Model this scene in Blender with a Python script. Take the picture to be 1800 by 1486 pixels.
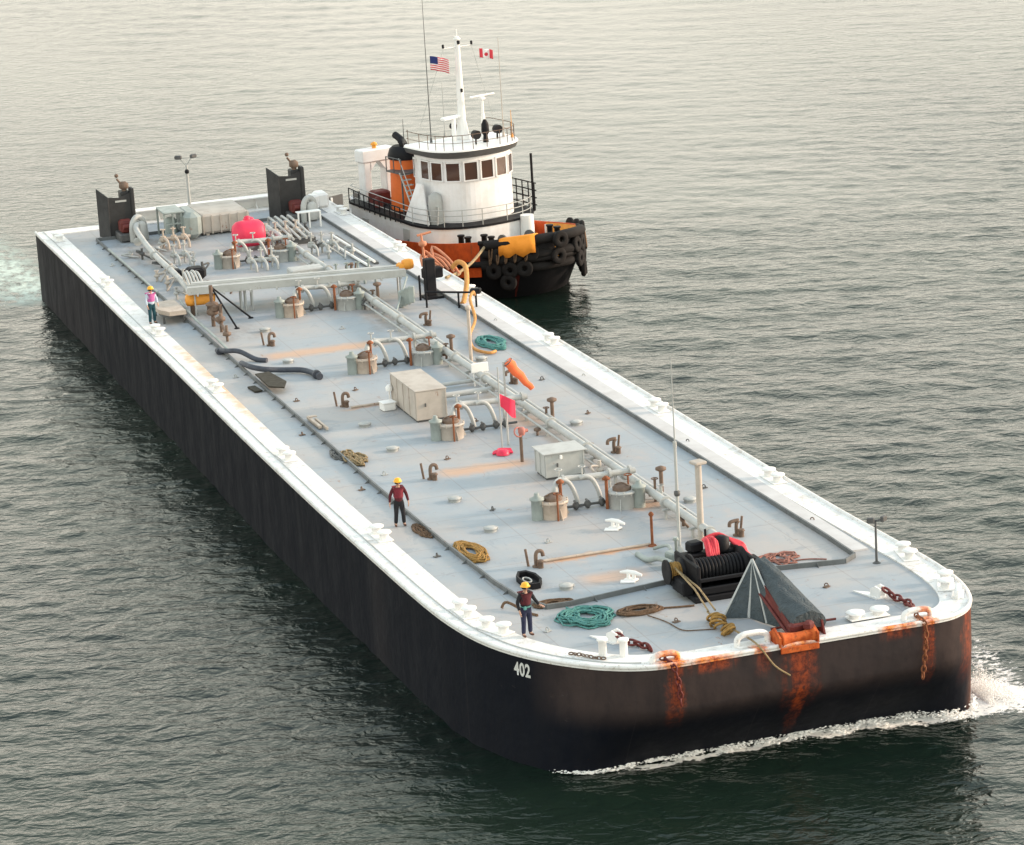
import bpy, math, random
import numpy as np
from mathutils import Vector, Matrix
random.seed(7); rng = np.random.default_rng(7)
for o in list(bpy.data.objects): bpy.data.objects.remove(o)
S = bpy.context.scene
COL = S.collection
R = math.radians
# ------------------------------------------------------------------ camera, sky, sun, exposure
WZ = -3.7                                   # water level; the barge's deck is z = 0
cd = bpy.data.cameras.new('camera'); cam = bpy.data.objects.new('camera', cd); COL.objects.link(cam)
cd.sensor_fit = 'HORIZONTAL'; cd.sensor_width = 36; cd.lens = 5551.42 / 1800 * 36
cd.clip_start = 1; cd.clip_end = 6000
r_ = Vector((0.94737304, -0.31480324, -0.05816561)); u_ = Vector((0.13399205, 0.22491371, 0.96512173)); f_ = Vector((0.2907412, 0.92212404, -0.25525831))
mw = Matrix(((r_.x, u_.x, -f_.x, -26.74787), (r_.y, u_.y, -f_.y, -86.57595), (r_.z, u_.z, -f_.z, 32.40283), (0, 0, 0, 1)))
cam.matrix_world = mw; S.camera = cam
SUN_EL, SUN_AZ = 15.0, 99.0                 # azimuth clockwise from +Y
w = bpy.data.worlds.new('World'); S.world = w; w.use_nodes = True
nt = w.node_tree; nt.nodes.clear()
out = nt.nodes.new('ShaderNodeOutputWorld'); bg = nt.nodes.new('ShaderNodeBackground')
sky = nt.nodes.new('ShaderNodeTexSky'); sky.sky_type = 'NISHITA'; sky.sun_disc = False
sky.sun_elevation = R(SUN_EL); sky.sun_rotation = R(SUN_AZ); sky.dust_density = 4.0; sky.air_density = 1.0; sky.ozone_density = 1.0
hs = nt.nodes.new('ShaderNodeHueSaturation'); hs.inputs['Saturation'].default_value = 0.6
mx = nt.nodes.new('ShaderNodeMixRGB'); mx.inputs[0].default_value = 0.62      # thin even overcast over the clear sky
wtc = nt.nodes.new('ShaderNodeTexCoord'); wsp = nt.nodes.new('ShaderNodeSeparateXYZ'); wr = nt.nodes.new('ShaderNodeValToRGB')   # veil brighter and warmer low down
nt.links.new(wtc.outputs['Generated'], wsp.inputs[0]); nt.links.new(wsp.outputs[2], wr.inputs[0]); nt.links.new(wr.outputs[0], mx.inputs[2])
wr.color_ramp.elements[0].position = 0.0; wr.color_ramp.elements[0].color = (19.6, 17.5, 15.0, 1); wr.color_ramp.elements[1].position = 0.95; wr.color_ramp.elements[1].color = (5.8, 7.2, 9.4, 1)
e_ = wr.color_ramp.elements.new(0.22); e_.color = (16.9, 16.5, 14.0, 1); e_ = wr.color_ramp.elements.new(0.5); e_.color = (10.6, 11.8, 10.2, 1)
nt.links.new(sky.outputs[0], hs.inputs['Color']); nt.links.new(hs.outputs[0], mx.inputs[1]); nt.links.new(mx.outputs[0], bg.inputs[0])
bg.inputs[1].default_value = 0.10; nt.links.new(bg.outputs[0], out.inputs[0])
sl = bpy.data.lights.new('sun', 'SUN'); sl.energy = 2.5; sl.angle = R(7); sl.color = (1, 0.76, 0.57)
so = bpy.data.objects.new('sun', sl); COL.objects.link(so)
sd = Vector((math.sin(R(SUN_AZ)) * math.cos(R(SUN_EL)), math.cos(R(SUN_AZ)) * math.cos(R(SUN_EL)), math.sin(R(SUN_EL))))
so.rotation_euler = sd.to_track_quat('Z', 'Y').to_euler(); so.location = (60, 0, 60)
S.view_settings.view_transform = 'Standard'; S.view_settings.look = 'None'; S.view_settings.gamma = 1; S.view_settings.exposure = 0.85

# ------------------------------------------------------------------ node helpers
class G:
    def __init__(s, name):
        s.m = bpy.data.materials.new(name); s.m.use_nodes = True; s.t = s.m.node_tree; s.t.nodes.clear()
        s.o = s.t.nodes.new('ShaderNodeOutputMaterial'); s.b = s.t.nodes.new('ShaderNodeBsdfPrincipled'); s.t.links.new(s.b.outputs[0], s.o.inputs[0])
        if name in ('hull_paint', 'gunwale_paint', 'deck_paint', 'water'): s.tc = s.t.nodes.new('ShaderNodeNewGeometry'); s.P = s.tc.outputs['Position']
        else: s.tc = s.t.nodes.new('ShaderNodeTexCoord'); s.P = s.tc.outputs['Object']
    def put(s, sock, v):
        if isinstance(v, bpy.types.NodeSocket): s.t.links.new(v, sock)
        elif isinstance(v, tuple) and len(v) == 3 and sock.type == 'RGBA': sock.default_value = (*v, 1)
        else: sock.default_value = v
    def math(s, op, a, b=0.0, clamp=False):
        n = s.t.nodes.new('ShaderNodeMath'); n.operation = op; n.use_clamp = clamp; s.put(n.inputs[0], a); s.put(n.inputs[1], b); return n.outputs[0]
    def mix(s, f, a, b, mode='MIX'):
        n = s.t.nodes.new('ShaderNodeMixRGB'); n.blend_type = mode; s.put(n.inputs[0], f); s.put(n.inputs[1], a); s.put(n.inputs[2], b); return n.outputs[0]
    def noise(s, sc, det=4, rough=0.55, stretch=None, w=0.0):
        v = s.P
        if stretch: v = s.scale(stretch)
        n = s.t.nodes.new('ShaderNodeTexNoise'); n.inputs['Scale'].default_value = sc; n.inputs['Detail'].default_value = det; n.inputs['Roughness'].default_value = rough
        n.inputs['Distortion'].default_value = w; s.t.links.new(v, n.inputs['Vector']); return n.outputs['Fac']
    def scale(s, st):
        n = s.t.nodes.new('ShaderNodeMapping'); n.inputs['Scale'].default_value = st; s.t.links.new(s.P, n.inputs['Vector']); return n.outputs[0]
    def ramp(s, v, lo, hi, a=0.0, b=1.0):
        n = s.t.nodes.new('ShaderNodeMapRange'); n.interpolation_type = 'SMOOTHSTEP'; s.put(n.inputs[0], v); n.inputs[1].default_value = lo; n.inputs[2].default_value = hi; n.inputs[3].default_value = a; n.inputs[4].default_value = b; return n.outputs[0]
    def xyz(s):
        n = s.t.nodes.new('ShaderNodeSeparateXYZ'); s.t.links.new(s.P, n.inputs[0]); return n.outputs
    def bump(s, h, strength, dist):
        n = s.t.nodes.new('ShaderNodeBump'); n.inputs['Strength'].default_value = strength; n.inputs['Distance'].default_value = dist; s.t.links.new(h, n.inputs['Height']); s.t.links.new(n.outputs[0], s.b.inputs['Normal']); return n
    def set(s, **k):
        for a, v in k.items(): s.put(s.b.inputs[a.replace('_', ' ')], v)

def paint(name, col, rough=0.55, var=0.18, sc=2.5, rust=0.0, metal=0.0, dirt=(0.5, 0.46, 0.42), spec=0.4, streak=0.45):
    g = G(name); n1 = g.noise(sc, 6, 0.65)
    c = g.mix(g.ramp(n1, 0.35, 0.75, 0.0, var * 2), col, tuple(col[i] * dirt[i] for i in range(3)))
    n3 = g.noise(sc * 9, 3, 0.6); c = g.mix(g.ramp(n3, 0.55, 0.8, 0, var), c, tuple(x * 0.6 for x in col))
    if rust > 0:
        n2 = g.noise(sc * 1.7, 8, 0.72, (1, 1, streak)); c = g.mix(g.ramp(n2, 0.68 - rust * 0.35, 0.74 - rust * 0.2), c, g.mix(g.noise(14, 4), (0.28, 0.085, 0.025), (0.10, 0.035, 0.018)))
    g.set(Base_Color=c, Roughness=g.ramp(n1, 0.2, 0.8, rough - 0.1, rough + 0.15), Metallic=metal, Specular_IOR_Level=spec)
    g.bump(n3, 0.15, 0.01); return g.m
M = {}
M['grey'] = paint('grey_paint', (0.40, 0.41, 0.40), 0.5, 0.2, 1.5, 0.12)
M['lgrey'] = paint('light_grey_paint', (0.44, 0.445, 0.43), 0.5, 0.16, 1.5, 0.10)
M['beige'] = paint('weathered_beige_paint', (0.47, 0.42, 0.37), 0.6, 0.2, 1.2, 0.18)
M['peach'] = paint('peach_paint_and_sun_tint', (0.50, 0.42, 0.35), 0.6, 0.25, 3, 0.16)  # own colour elsewhere; on hatch drums sunlight put into the colour
M['green'] = paint('faded_green_and_shade_paint', (0.30, 0.34, 0.325), 0.5, 0.22, 1.5, 0.12)  # own colour elsewhere; on hatch valve drums a painted shade tone
M['dgrey'] = paint('dark_grey_steel', (0.09, 0.09, 0.09), 0.5, 0.2, 2)
M['shield'] = paint('dark_shelter_paint', (0.030, 0.030, 0.031), 0.6, 0.25, 2)
M['mgrey'] = paint('mid_grey_canvas', (0.055, 0.070, 0.078), 0.75, 0.2, 2)
M['black'] = paint('black_machinery_paint', (0.009, 0.009, 0.011), 0.6, 0.1, 3, 0, 0, (1, 1, 1), 0.2)
t_ = M['mgrey'].node_tree; wn_ = t_.nodes.new('ShaderNodeTexNoise'); wn_.inputs['Scale'].default_value = 3.5; wn_.inputs['Distortion'].default_value = 2.5; tc_ = t_.nodes.new('ShaderNodeTexCoord'); t_.links.new(tc_.outputs['Object'], wn_.inputs['Vector'])
bn_ = [n for n in t_.nodes if n.type == 'BUMP'][0]; bn_.inputs['Strength'].default_value = 0.8; bn_.inputs['Distance'].default_value = 0.10; t_.links.new(wn_.outputs['Fac'], bn_.inputs['Height'])
M['rubber'] = paint('black_rubber', (0.013, 0.012, 0.012), 0.85, 0.25, 4, 0, 0, (1.8, 1.6, 1.5), 0.2)
M['white'] = paint('white_paint', (0.80, 0.79, 0.77), 0.45, 0.08, 1.2, 0.03, 0, (0.75, 0.7, 0.66))
M['tugwhite'] = paint('tug_white_paint', (0.74, 0.74, 0.75), 0.5, 0.22, 1.3, 0.10, 0, (0.72, 0.66, 0.6), 0.4, 0.15)
M['orange'] = paint('orange_paint', (0.72, 0.15, 0.025), 0.5, 0.22, 0.8, 0.08, 0, (0.55, 0.5, 0.5))
M['hullorange'] = paint('red_orange_hull_paint', (0.60, 0.085, 0.012), 0.6, 0.35, 1.4, 0.22, 0, (0.45, 0.4, 0.5), 0.3, 0.2)
M['yellow'] = paint('orange_yellow_paint', (0.78, 0.33, 0.045), 0.55, 0.2, 2, 0.1)
M['mutedorange'] = paint('muted_orange_rubber', (0.60, 0.28, 0.08), 0.7, 0.3, 4, 0.1)
M['red'] = paint('pinkish_red_paint', (0.74, 0.035, 0.09), 0.5, 0.15, 2, 0.0, 0, (0.7, 0.6, 0.6))
M['dred'] = paint('dark_red_oxide', (0.13, 0.022, 0.018), 0.65, 0.3, 3)
M['rust'] = paint('rusted_steel', (0.25, 0.085, 0.035), 0.8, 0.45, 4, 0.2)
M['rustor'] = paint('bright_rust', (0.55, 0.115, 0.02), 0.85, 0.5, 5, 0.35, 0, (0.5, 0.3, 0.25))
M['brown'] = paint('brown_weathered_metal', (0.17, 0.115, 0.085), 0.7, 0.35, 4)
M['hose'] = paint('dark_blue_grey_hose', (0.055, 0.062, 0.08), 0.6, 0.2, 4)
M['teal'] = paint('teal_rope', (0.11, 0.33, 0.31), 0.8, 0.25, 9)
M['rope'] = paint('tan_rope', (0.42, 0.31, 0.17), 0.85, 0.3, 9)
M['goldrope'] = paint('golden_rope', (0.46, 0.26, 0.07), 0.85, 0.35, 9)
M['brownrope'] = paint('dark_brown_rope', (0.20, 0.12, 0.07), 0.85, 0.4, 9)
M['windsock'] = paint('orange_fabric', (0.85, 0.17, 0.06), 0.8, 0.08, 3)
M['skin'] = paint('skin', (0.50, 0.30, 0.22), 0.6, 0.05, 5)
M['cloth_maroon'] = paint('maroon_fabric', (0.20, 0.025, 0.04), 0.85, 0.2, 8)
M['cloth_dmaroon'] = paint('dark_maroon_fabric', (0.085, 0.014, 0.02), 0.85, 0.2, 8)
M['cloth_pink'] = paint('pink_purple_fabric', (0.55, 0.13, 0.36), 0.85, 0.2, 8)
M['cloth_black'] = paint('black_fabric', (0.014, 0.014, 0.018), 0.85, 0.15, 8, 0, 0, (1.3, 1.3, 1.3))
M['cloth_navy'] = paint('navy_fabric', (0.018, 0.022, 0.055), 0.85, 0.2, 8)
M['cloth_teal'] = paint('dark_teal_fabric', (0.012, 0.06, 0.08), 0.85, 0.2, 8)
M['cloth_white'] = paint('pale_blue_fabric', (0.5, 0.58, 0.68), 0.85, 0.15, 8)
M['helmet'] = paint('yellow_helmet', (0.85, 0.42, 0.03), 0.35, 0.05, 3)
M['boot'] = paint('brown_boot_leather', (0.10, 0.045, 0.03), 0.7, 0.2, 6)
g = G('wheelhouse_glass'); g.set(Base_Color=g.mix(g.noise(0.7, 2), (0.035, 0.018, 0.014), (0.09, 0.035, 0.018)), Roughness=0.08, Specular_IOR_Level=0.5); M['glass'] = g.m
M['mark'] = paint('white_lettering_paint', (0.62, 0.62, 0.60), 0.6, 0.15, 5)

for nm_ in ('teal', 'rope', 'goldrope', 'brownrope'):
    t_ = M[nm_].node_tree; wv_ = t_.nodes.new('ShaderNodeTexWave'); wv_.inputs['Scale'].default_value = 9; wv_.inputs['Distortion'].default_value = 3; tc_ = t_.nodes.new('ShaderNodeTexCoord'); t_.links.new(tc_.outputs['Object'], wv_.inputs[0])
    bn_ = [n for n in t_.nodes if n.type == 'BUMP'][0]; bn_.inputs['Strength'].default_value = 0.9; bn_.inputs['Distance'].default_value = 0.03; t_.links.new(wv_.outputs['Fac'], bn_.inputs['Height'])
# hull paint: near-black, upper bow band painted brown grey for the light it catches, rust running down below the fairleads
def rust_columns(g, X, Y, Z, cols, noise_x):
    tot = None
    for (px, wd, depth, k) in cols:
        d = g.math('ABSOLUTE', g.math('SUBTRACT', g.math('ADD', X, noise_x), px))
        a = g.ramp(d, wd * 0.25, wd, 1.0, 0.0)
        fz = g.ramp(Z, -depth, -depth * 0.25, 0.0, 1.0)
        v = g.math('MULTIPLY', g.math('MULTIPLY', a, fz), k)
        tot = v if tot is None else g.math('MAXIMUM', tot, v)
    return g.math('MULTIPLY', tot, g.ramp(Y, 4.5, 6.0, 1.0, 0.0))
g = G('hull_paint'); X, Y, Z = g.xyz()
st = g.noise(1.6, 7, 0.7, (1.2, 1.2, 0.35)); fine = g.noise(5, 6, 0.7)
nx = g.math('MULTIPLY', g.math('SUBTRACT', g.noise(1.3, 5, 0.7, (1, 1, 0.5)), 0.5), 0.9)
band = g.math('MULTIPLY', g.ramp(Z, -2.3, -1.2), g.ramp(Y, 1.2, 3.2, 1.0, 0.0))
c = g.mix(g.ramp(st, 0.35, 0.75), (0.0050, 0.0065, 0.0115), (0.0075, 0.0085, 0.0125))
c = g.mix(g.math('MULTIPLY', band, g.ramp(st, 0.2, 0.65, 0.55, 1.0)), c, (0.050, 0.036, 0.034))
c = g.mix(g.math('MULTIPLY', g.ramp(X, 15.6, 16.5), g.ramp(fine, 0.3, 0.7, 0.4, 1.0)), c, (0.20, 0.085, 0.05))
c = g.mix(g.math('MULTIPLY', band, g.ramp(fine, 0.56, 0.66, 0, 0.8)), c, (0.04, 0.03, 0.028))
ru = rust_columns(g, X, Y, Z, [(9.5, 0.75, 2.6, 1.0), (9.6, 0.3, 3.9, 1.0), (5.35, 0.4, 2.4, 0.9), (8.3, 0.4, 1.0, 0.6), (13.95, 0.30, 2.4, 0.9), (6.6, 1.0, 0.5, 0.9), (12.9, 0.7, 0.45, 0.9), (15.6, 0.5, 2.8, 0.45)], nx)
vs_ = g.noise(3.2, 5, 0.7, (1, 1, 0.10)); ru = g.math('MULTIPLY', ru, g.ramp(vs_, 0.36, 0.56, 0.12, 1.0))
c = g.mix(ru, c, g.mix(g.ramp(fine, 0.35, 0.65), (0.42, 0.075, 0.018), (0.09, 0.018, 0.011)))
c = g.mix(g.math('MULTIPLY', g.ramp(fine, 0.66, 0.72, 0, 0.7), g.ramp(Z, -3.3, -2.0, 0.7, 0.15)), c, (0.11, 0.03, 0.02))
for (ax_, per_) in ((Y, 6.2), (X, 4.1)):
    fr = g.math('ABSOLUTE', g.math('SUBTRACT', g.math('FRACT', g.math('DIVIDE', ax_, per_)), 0.5)); c = g.mix(g.ramp(fr, 0.493, 0.5, 0, 0.35), c, (0.035, 0.030, 0.032))
c = g.mix(g.math('MULTIPLY', g.ramp(g.noise(2.2, 6, 0.75, (0.6, 0.6, 1.6)), 0.66, 0.70, 0, 0.5), g.ramp(Z, -3.4, -0.5, 0.3, 1)), c, (0.07, 0.06, 0.06))
g.set(Base_Color=c, Roughness=g.ramp(st, 0.3, 0.8, 0.6, 0.8), Specular_IOR_Level=0.12); g.bump(g.math('ADD', g.noise(0.8, 3, 0.5), g.math('MULTIPLY', g.math('SINE', g.math('MULTIPLY', Y, 2.6)), 0.18)), 0.8, 0.09); M['hull'] = g.m
# white gunwale paint with rust near the bow fairleads
g = G('gunwale_paint'); X, Y, Z = g.xyz(); n = g.noise(1.5, 7, 0.7); fine = g.noise(9, 5, 0.7)
nx = g.math('MULTIPLY', g.math('SUBTRACT', g.noise(1.8, 5, 0.7), 0.5), 1.1)
c = g.mix(g.ramp(n, 0.46, 0.72, 0, 0.7), (0.74, 0.73, 0.71), (0.48, 0.45, 0.41))
c = g.mix(g.ramp(fine, 0.56, 0.68, 0, 0.75), c, (0.34, 0.29, 0.24))
c = g.mix(g.ramp(g.noise(0.45, 8, 0.8), 0.58, 0.66, 0, 0.6), c, (0.38, 0.32, 0.27))
tan = g.math('MULTIPLY', g.math('MULTIPLY', g.ramp(Y, 33, 38), g.ramp(Y, 49, 52, 1, 0)), g.math('MULTIPLY', g.ramp(X, 0.55, 1.0), g.ramp(X, 2.5, 4.0, 1, 0)))
c = g.mix(g.math('MULTIPLY', tan, g.ramp(n, 0.35, 0.6, 0.3, 0.9)), c, (0.62, 0.42, 0.26))
tot = None
for (px, wd, ex) in [(9.45, 0.75, 1.4), (5.3, 0.55, 0.75), (8.2, 0.35, 0.5), (13.95, 0.4, 0.6), (6.6, 1.1, 0.12), (12.9, 0.8, 0.10)]:
    d = g.math('ABSOLUTE', g.math('SUBTRACT', g.math('ADD', X, nx), px))
    v = g.math('MULTIPLY', g.ramp(d, wd * 0.3, wd, 1, 0), g.ramp(Y, ex * 0.4, ex, 1, 0)); tot = v if tot is None else g.math('MAXIMUM', tot, v)
c = g.mix(g.math('MULTIPLY', tot, g.ramp(n, 0.3, 0.55, 0.5, 1.0)), c, g.mix(g.ramp(fine, 0.4, 0.6), (0.80, 0.26, 0.05), (0.42, 0.08, 0.02)))
g.set(Base_Color=c, Roughness=0.5, Specular_IOR_Level=0.35); g.bump(fine, 0.2, 0.01); M['gunwale'] = g.m
# deck paint: pale blue grey, pinkish wear, rusty bands across, seams, grime
g = G('deck_paint'); X, Y, Z = g.xyz(); n = g.noise(0.16, 6, 0.62); n2 = g.noise(0.9, 8, 0.7, (1, 0.5, 1)); fine = g.noise(7, 6, 0.7)
c = g.mix(g.ramp(n, 0.40, 0.62), (0.315, 0.350, 0.380), (0.385, 0.370, 0.362))
c = g.mix(g.ramp(n2, 0.50, 0.75, 0, 0.5), c, (0.46, 0.385, 0.345))
c = g.mix(g.ramp(g.noise(0.5, 7, 0.75), 0.58, 0.72, 0, 0.45), c, (0.25, 0.265, 0.28))
c = g.mix(g.ramp(fine, 0.56, 0.75, 0, 0.45), c, (0.30, 0.29, 0.28))
c = g.mix(g.ramp(g.noise(2.4, 9, 0.8, (0.5, 1, 1)), 0.56, 0.66, 0, 0.6), c, (0.46, 0.40, 0.36))
c = g.mix(g.ramp(g.noise(1.7, 9, 0.8, (1, 0.6, 1), 1.0), 0.61, 0.67, 0, 0.75), c, (0.27, 0.16, 0.10))
c = g.mix(g.ramp(g.noise(0.33, 5, 0.8, (1, 1, 1), 2.0), 0.56, 0.61, 0, 0.45), c, (0.25, 0.28, 0.31))
wob = g.math('MULTIPLY', g.math('SUBTRACT', n2, 0.5), 1.2)
for (yy, x0, x1, wd, k) in [(46.9, 4.0, 9.9, 1.1, 0.75), (24.6, 5.2, 9.0, 0.9, 0.75), (12.1, 5.2, 9.3, 0.35, 0.9), (9.4, 5.6, 8.0, 1.0, 0.6), (36.0, 4.6, 6.6, 0.3, 0.6), (16.8, 10.0, 11.6, 0.7, 0.7), (30.5, 9.6, 11.6, 1.5, 0.45)]:
    d = g.math('ABSOLUTE', g.math('SUBTRACT', g.math('ADD', Y, wob), yy))
    v = g.math('MULTIPLY', g.ramp(d, wd * 0.15, wd, 1, 0), g.math('MULTIPLY', g.ramp(X, x0 - 0.4, x0 + 0.6), g.ramp(X, x1 - 0.6, x1 + 0.4, 1, 0)))
    c = g.mix(g.math('MULTIPLY', v, k), c, (0.56, 0.33, 0.20))
for (x0_, x1_, y0_, y1_, k_) in ((2.8, 6.2, 69, 77.5, 0.75), (9.5, 12.5, 48, 62, 0.45), (10.2, 11.8, 9, 35, 0.4), (7.6, 11.4, 4.6, 8.6, 0.5), (3.0, 5.5, 50, 58, 0.4), (10, 14.4, 70, 78, 0.5)):
    v = g.math('MULTIPLY', g.math('MULTIPLY', g.ramp(X, x0_, x0_ + 0.8), g.ramp(X, x1_ - 0.8, x1_, 1, 0)), g.math('MULTIPLY', g.ramp(Y, y0_, y0_ + 1.5), g.ramp(Y, y1_ - 1.5, y1_, 1, 0)))
    c = g.mix(g.math('MULTIPLY', g.math('MULTIPLY', v, k_), g.ramp(n2, 0.38, 0.62)), c, (0.20, 0.165, 0.14))
for (ax, per, wd) in ((Y, 3.1, 0.012), (X, 2.75, 0.012)):
    fr = g.math('ABSOLUTE', g.math('SUBTRACT', g.math('FRACT', g.math('DIVIDE', ax, per)), 0.5))
    c = g.mix(g.ramp(fr, 0.5 - wd, 0.5, 0, 0.5), c, (0.24, 0.21, 0.19))
g.set(Base_Color=c, Roughness=g.ramp(n2, 0.3, 0.75, 0.55, 0.75), Specular_IOR_Level=0.3); g.bump(g.noise(1.2, 4, 0.6), 0.35, 0.02); M['deck'] = g.m

# ------------------------------------------------------------------ mesh builder
class MB:
    def __init__(s): s.v = []; s.f = []; s.sm = []
    def add(s, vs, fs, smooth=False):
        b = len(s.v); s.v += [tuple(v) for v in vs]; s.f += [tuple(i + b for i in f) for f in fs]; s.sm += [smooth] * len(fs); return s
    def box(s, c, d, rz=0.0, bev=0.0, taper=1.0, rx=0.0):
        hx, hy, hz = d[0] / 2, d[1] / 2, d[2] / 2; b = min(bev, hx * .9, hy * .9, hz * .9); m = Matrix.Rotation(rz, 3, 'Z') @ Matrix.Rotation(rx, 3, 'X'); vs = []
        if b <= 0: 
            for z in (-1, 1):
                k = taper if z > 0 else 1
                for x, y in ((-1, -1), (1, -1), (1, 1), (-1, 1)): vs.append(m @ Vector((x * hx * k, y * hy * k, z * hz)) + Vector(c))
            return s.add(vs, [(3, 2, 1, 0), (4, 5, 6, 7), (0, 1, 5, 4), (1, 2, 6, 5), (2, 3, 7, 6), (3, 0, 4, 7)])
        rings = []
        for z, ins in ((-hz, b), (-hz + b, 0), (hz - b, 0), (hz, b)):
            k = taper if z > 0 else 1; a, q = (hx - ins) * k, (hy - ins) * k; e = b if ins == 0 else b * 0.6
            pts = [(-a + e, -q), (a - e, -q), (a, -q + e), (a, q - e), (a - e, q), (-a + e, q), (-a, q - e), (-a, -q + e)]
            rings.append([m @ Vector((x, y, z)) + Vector(c) for x, y in pts])
        return s.loft(rings, True, False)
    def loft(s, rings, caps=True, smooth=True, closed=True):
        n = len(rings[0]); vs = [v for r in rings for v in r]; fs = []
        for i in range(len(rings) - 1):
            for j in range(n if closed else n - 1):
                k = (j + 1) % n; fs.append((i * n + j, i * n + k, (i + 1) * n + k, (i + 1) * n + j))
        s.add(vs, fs, smooth)
        if caps: s.add(rings[0], [tuple(range(n))[::-1]]); s.add(rings[-1], [tuple(range(n))])
        return s
    def cyl(s, a, b, r, r2=None, n=14, caps=True):
        return s.tube([a, b], r, n, caps, r2)
    def tube(s, pts, r, n=10, caps=True, r2=None, closed=False):
        P = [Vector(p) for p in pts]; rings = []; L = len(P); up = None
        for i, p in enumerate(P):
            if closed: t = (P[(i + 1) % L] - P[i - 1])
            else: t = (P[min(i + 1, L - 1)] - P[max(i - 1, 0)])
            t = t.normalized() if t.length > 1e-9 else Vector((0, 0, 1))
            if up is None: up = Vector((0, 0, 1)) if abs(t.z) < 0.9 else Vector((1, 0, 0))
            x = t.cross(up).normalized(); y = x.cross(t).normalized(); up = y
            rr = r[i] if isinstance(r, (list, tuple)) else (r if r2 is None else r + (r2 - r) * i / (L - 1))
            rings.append([p + (x * math.cos(2 * math.pi * k / n) + y * math.sin(2 * math.pi * k / n)) * rr for k in range(n)])
        if closed: rings.append(rings[0])
        return s.loft(rings, caps and not closed)
    def lathe(s, c, prof, n=20, axis='Z', smooth=True):
        c = Vector(c); rings = []
        for (r, h) in prof:
            ring = []
            for k in range(n):
                a = 2 * math.pi * k / n; v = Vector((r * math.cos(a), r * math.sin(a), h))
                if axis == 'X': v = Vector((v.z, v.x, v.y))
                if axis == 'Y': v = Vector((v.y, v.z, v.x))
                ring.append(c + v)
            rings.append(ring)
        return s.loft(rings, True, smooth)
    def sphere(s, c, r, n=14, sc=(1, 1, 1)):
        return s.add(*[(lambda vs: vs)([Vector(c) + Vector((r * sc[0] * math.sin(math.pi * i / 8) * math.cos(2 * math.pi * j / n), r * sc[1] * math.sin(math.pi * i / 8) * math.sin(2 * math.pi * j / n), r * sc[2] * math.cos(math.pi * i / 8))) for i in range(9) for j in range(n)]),
                       [(i * n + j, (i + 1) * n + j, (i + 1) * n + (j + 1) % n, i * n + (j + 1) % n) for i in range(8) for j in range(n)]], True)
    def prism(s, poly, z0, z1):
        n = len(poly); vs = [(x, y, z0) for x, y in poly] + [(x, y, z1) for x, y in poly]
        return s.add(vs, [tuple(range(n))[::-1], tuple(range(n, 2 * n))] + [(i, (i + 1) % n, n + (i + 1) % n, n + i) for i in range(n)])
    def slab(s, p4, th):                    # thick plate from a planar polygon, thickness along its normal
        P = [Vector(p) for p in p4]; nn = (P[1] - P[0]).cross(P[2] - P[0]).normalized() * th; n = len(P)
        return s.add(P + [p + nn for p in P], [tuple(range(n))[::-1], tuple(range(n, 2 * n))] + [(i, (i + 1) % n, n + (i + 1) % n, n + i) for i in range(n)])
    def torus(s, c, R_, r, n=24, m=8, nrm=(0, 0, 1), sc=(1, 1)):
        q = Vector(nrm).to_track_quat('Z', 'Y'); pts = [Vector(c) + q @ Vector((R_ * sc[0] * math.cos(2 * math.pi * k / n), R_ * sc[1] * math.sin(2 * math.pi * k / n), 0)) for k in range(n)]
        return s.tube(pts, r, m, False, None, True)
    def build(s, name, mat, parent=None, local=False):
        me = bpy.data.meshes.new(name); V = s.v
        if parent and not local:
            inv = wm(parent).inverted(); V = [tuple(inv @ Vector(v)) for v in V]
        me.from_pydata(V, [], s.f); me.polygons.foreach_set('use_smooth', s.sm); me.update()
        me.materials.append(M[mat] if isinstance(mat, str) else mat)
        o = bpy.data.objects.new(name, me); COL.objects.link(o); o.parent = parent; return o
def wm(o):
    m = Matrix.Translation(o.location) @ o.rotation_euler.to_matrix().to_4x4()
    return wm(o.parent) @ m if o.parent else m
def tag(o, label, cat, group=None, kind=None):
    o['label'] = label; o['category'] = cat
    if group: o['group'] = group
    if kind: o['kind'] = kind
    return o
def thing(name, loc, label, cat, group=None, rz=0.0):
    o = bpy.data.objects.new(name, None); COL.objects.link(o); o.location = loc; o.rotation_euler = (0, 0, rz); o.empty_display_size = 0.3
    return tag(o, label, cat, group)
def copy_tree(o, parent=None):
    c = o.copy(); COL.objects.link(c); c.parent = parent
    for ch in list(o.children): copy_tree(ch, c)
    return c
def arc(a, b, c, n=6):                      # quadratic curve
    a, b, c = Vector(a), Vector(b), Vector(c); return [a * (1 - t) ** 2 + b * 2 * t * (1 - t) + c * t * t for t in [i / n for i in range(n + 1)]]
def smooth_path(pts, n=5):
    P = [Vector(p) for p in pts]; P = [P[0]] + P + [P[-1]]; o = []
    for i in range(1, len(P) - 2):
        for k in range(n):
            t = k / n; a, b, c, d = P[i - 1:i + 3]
            o.append(0.5 * ((2 * b) + (c - a) * t + (2 * a - 5 * b + 4 * c - d) * t * t + (3 * b - a - 3 * c + d) * t ** 3))
    o.append(P[-2]); return o

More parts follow.
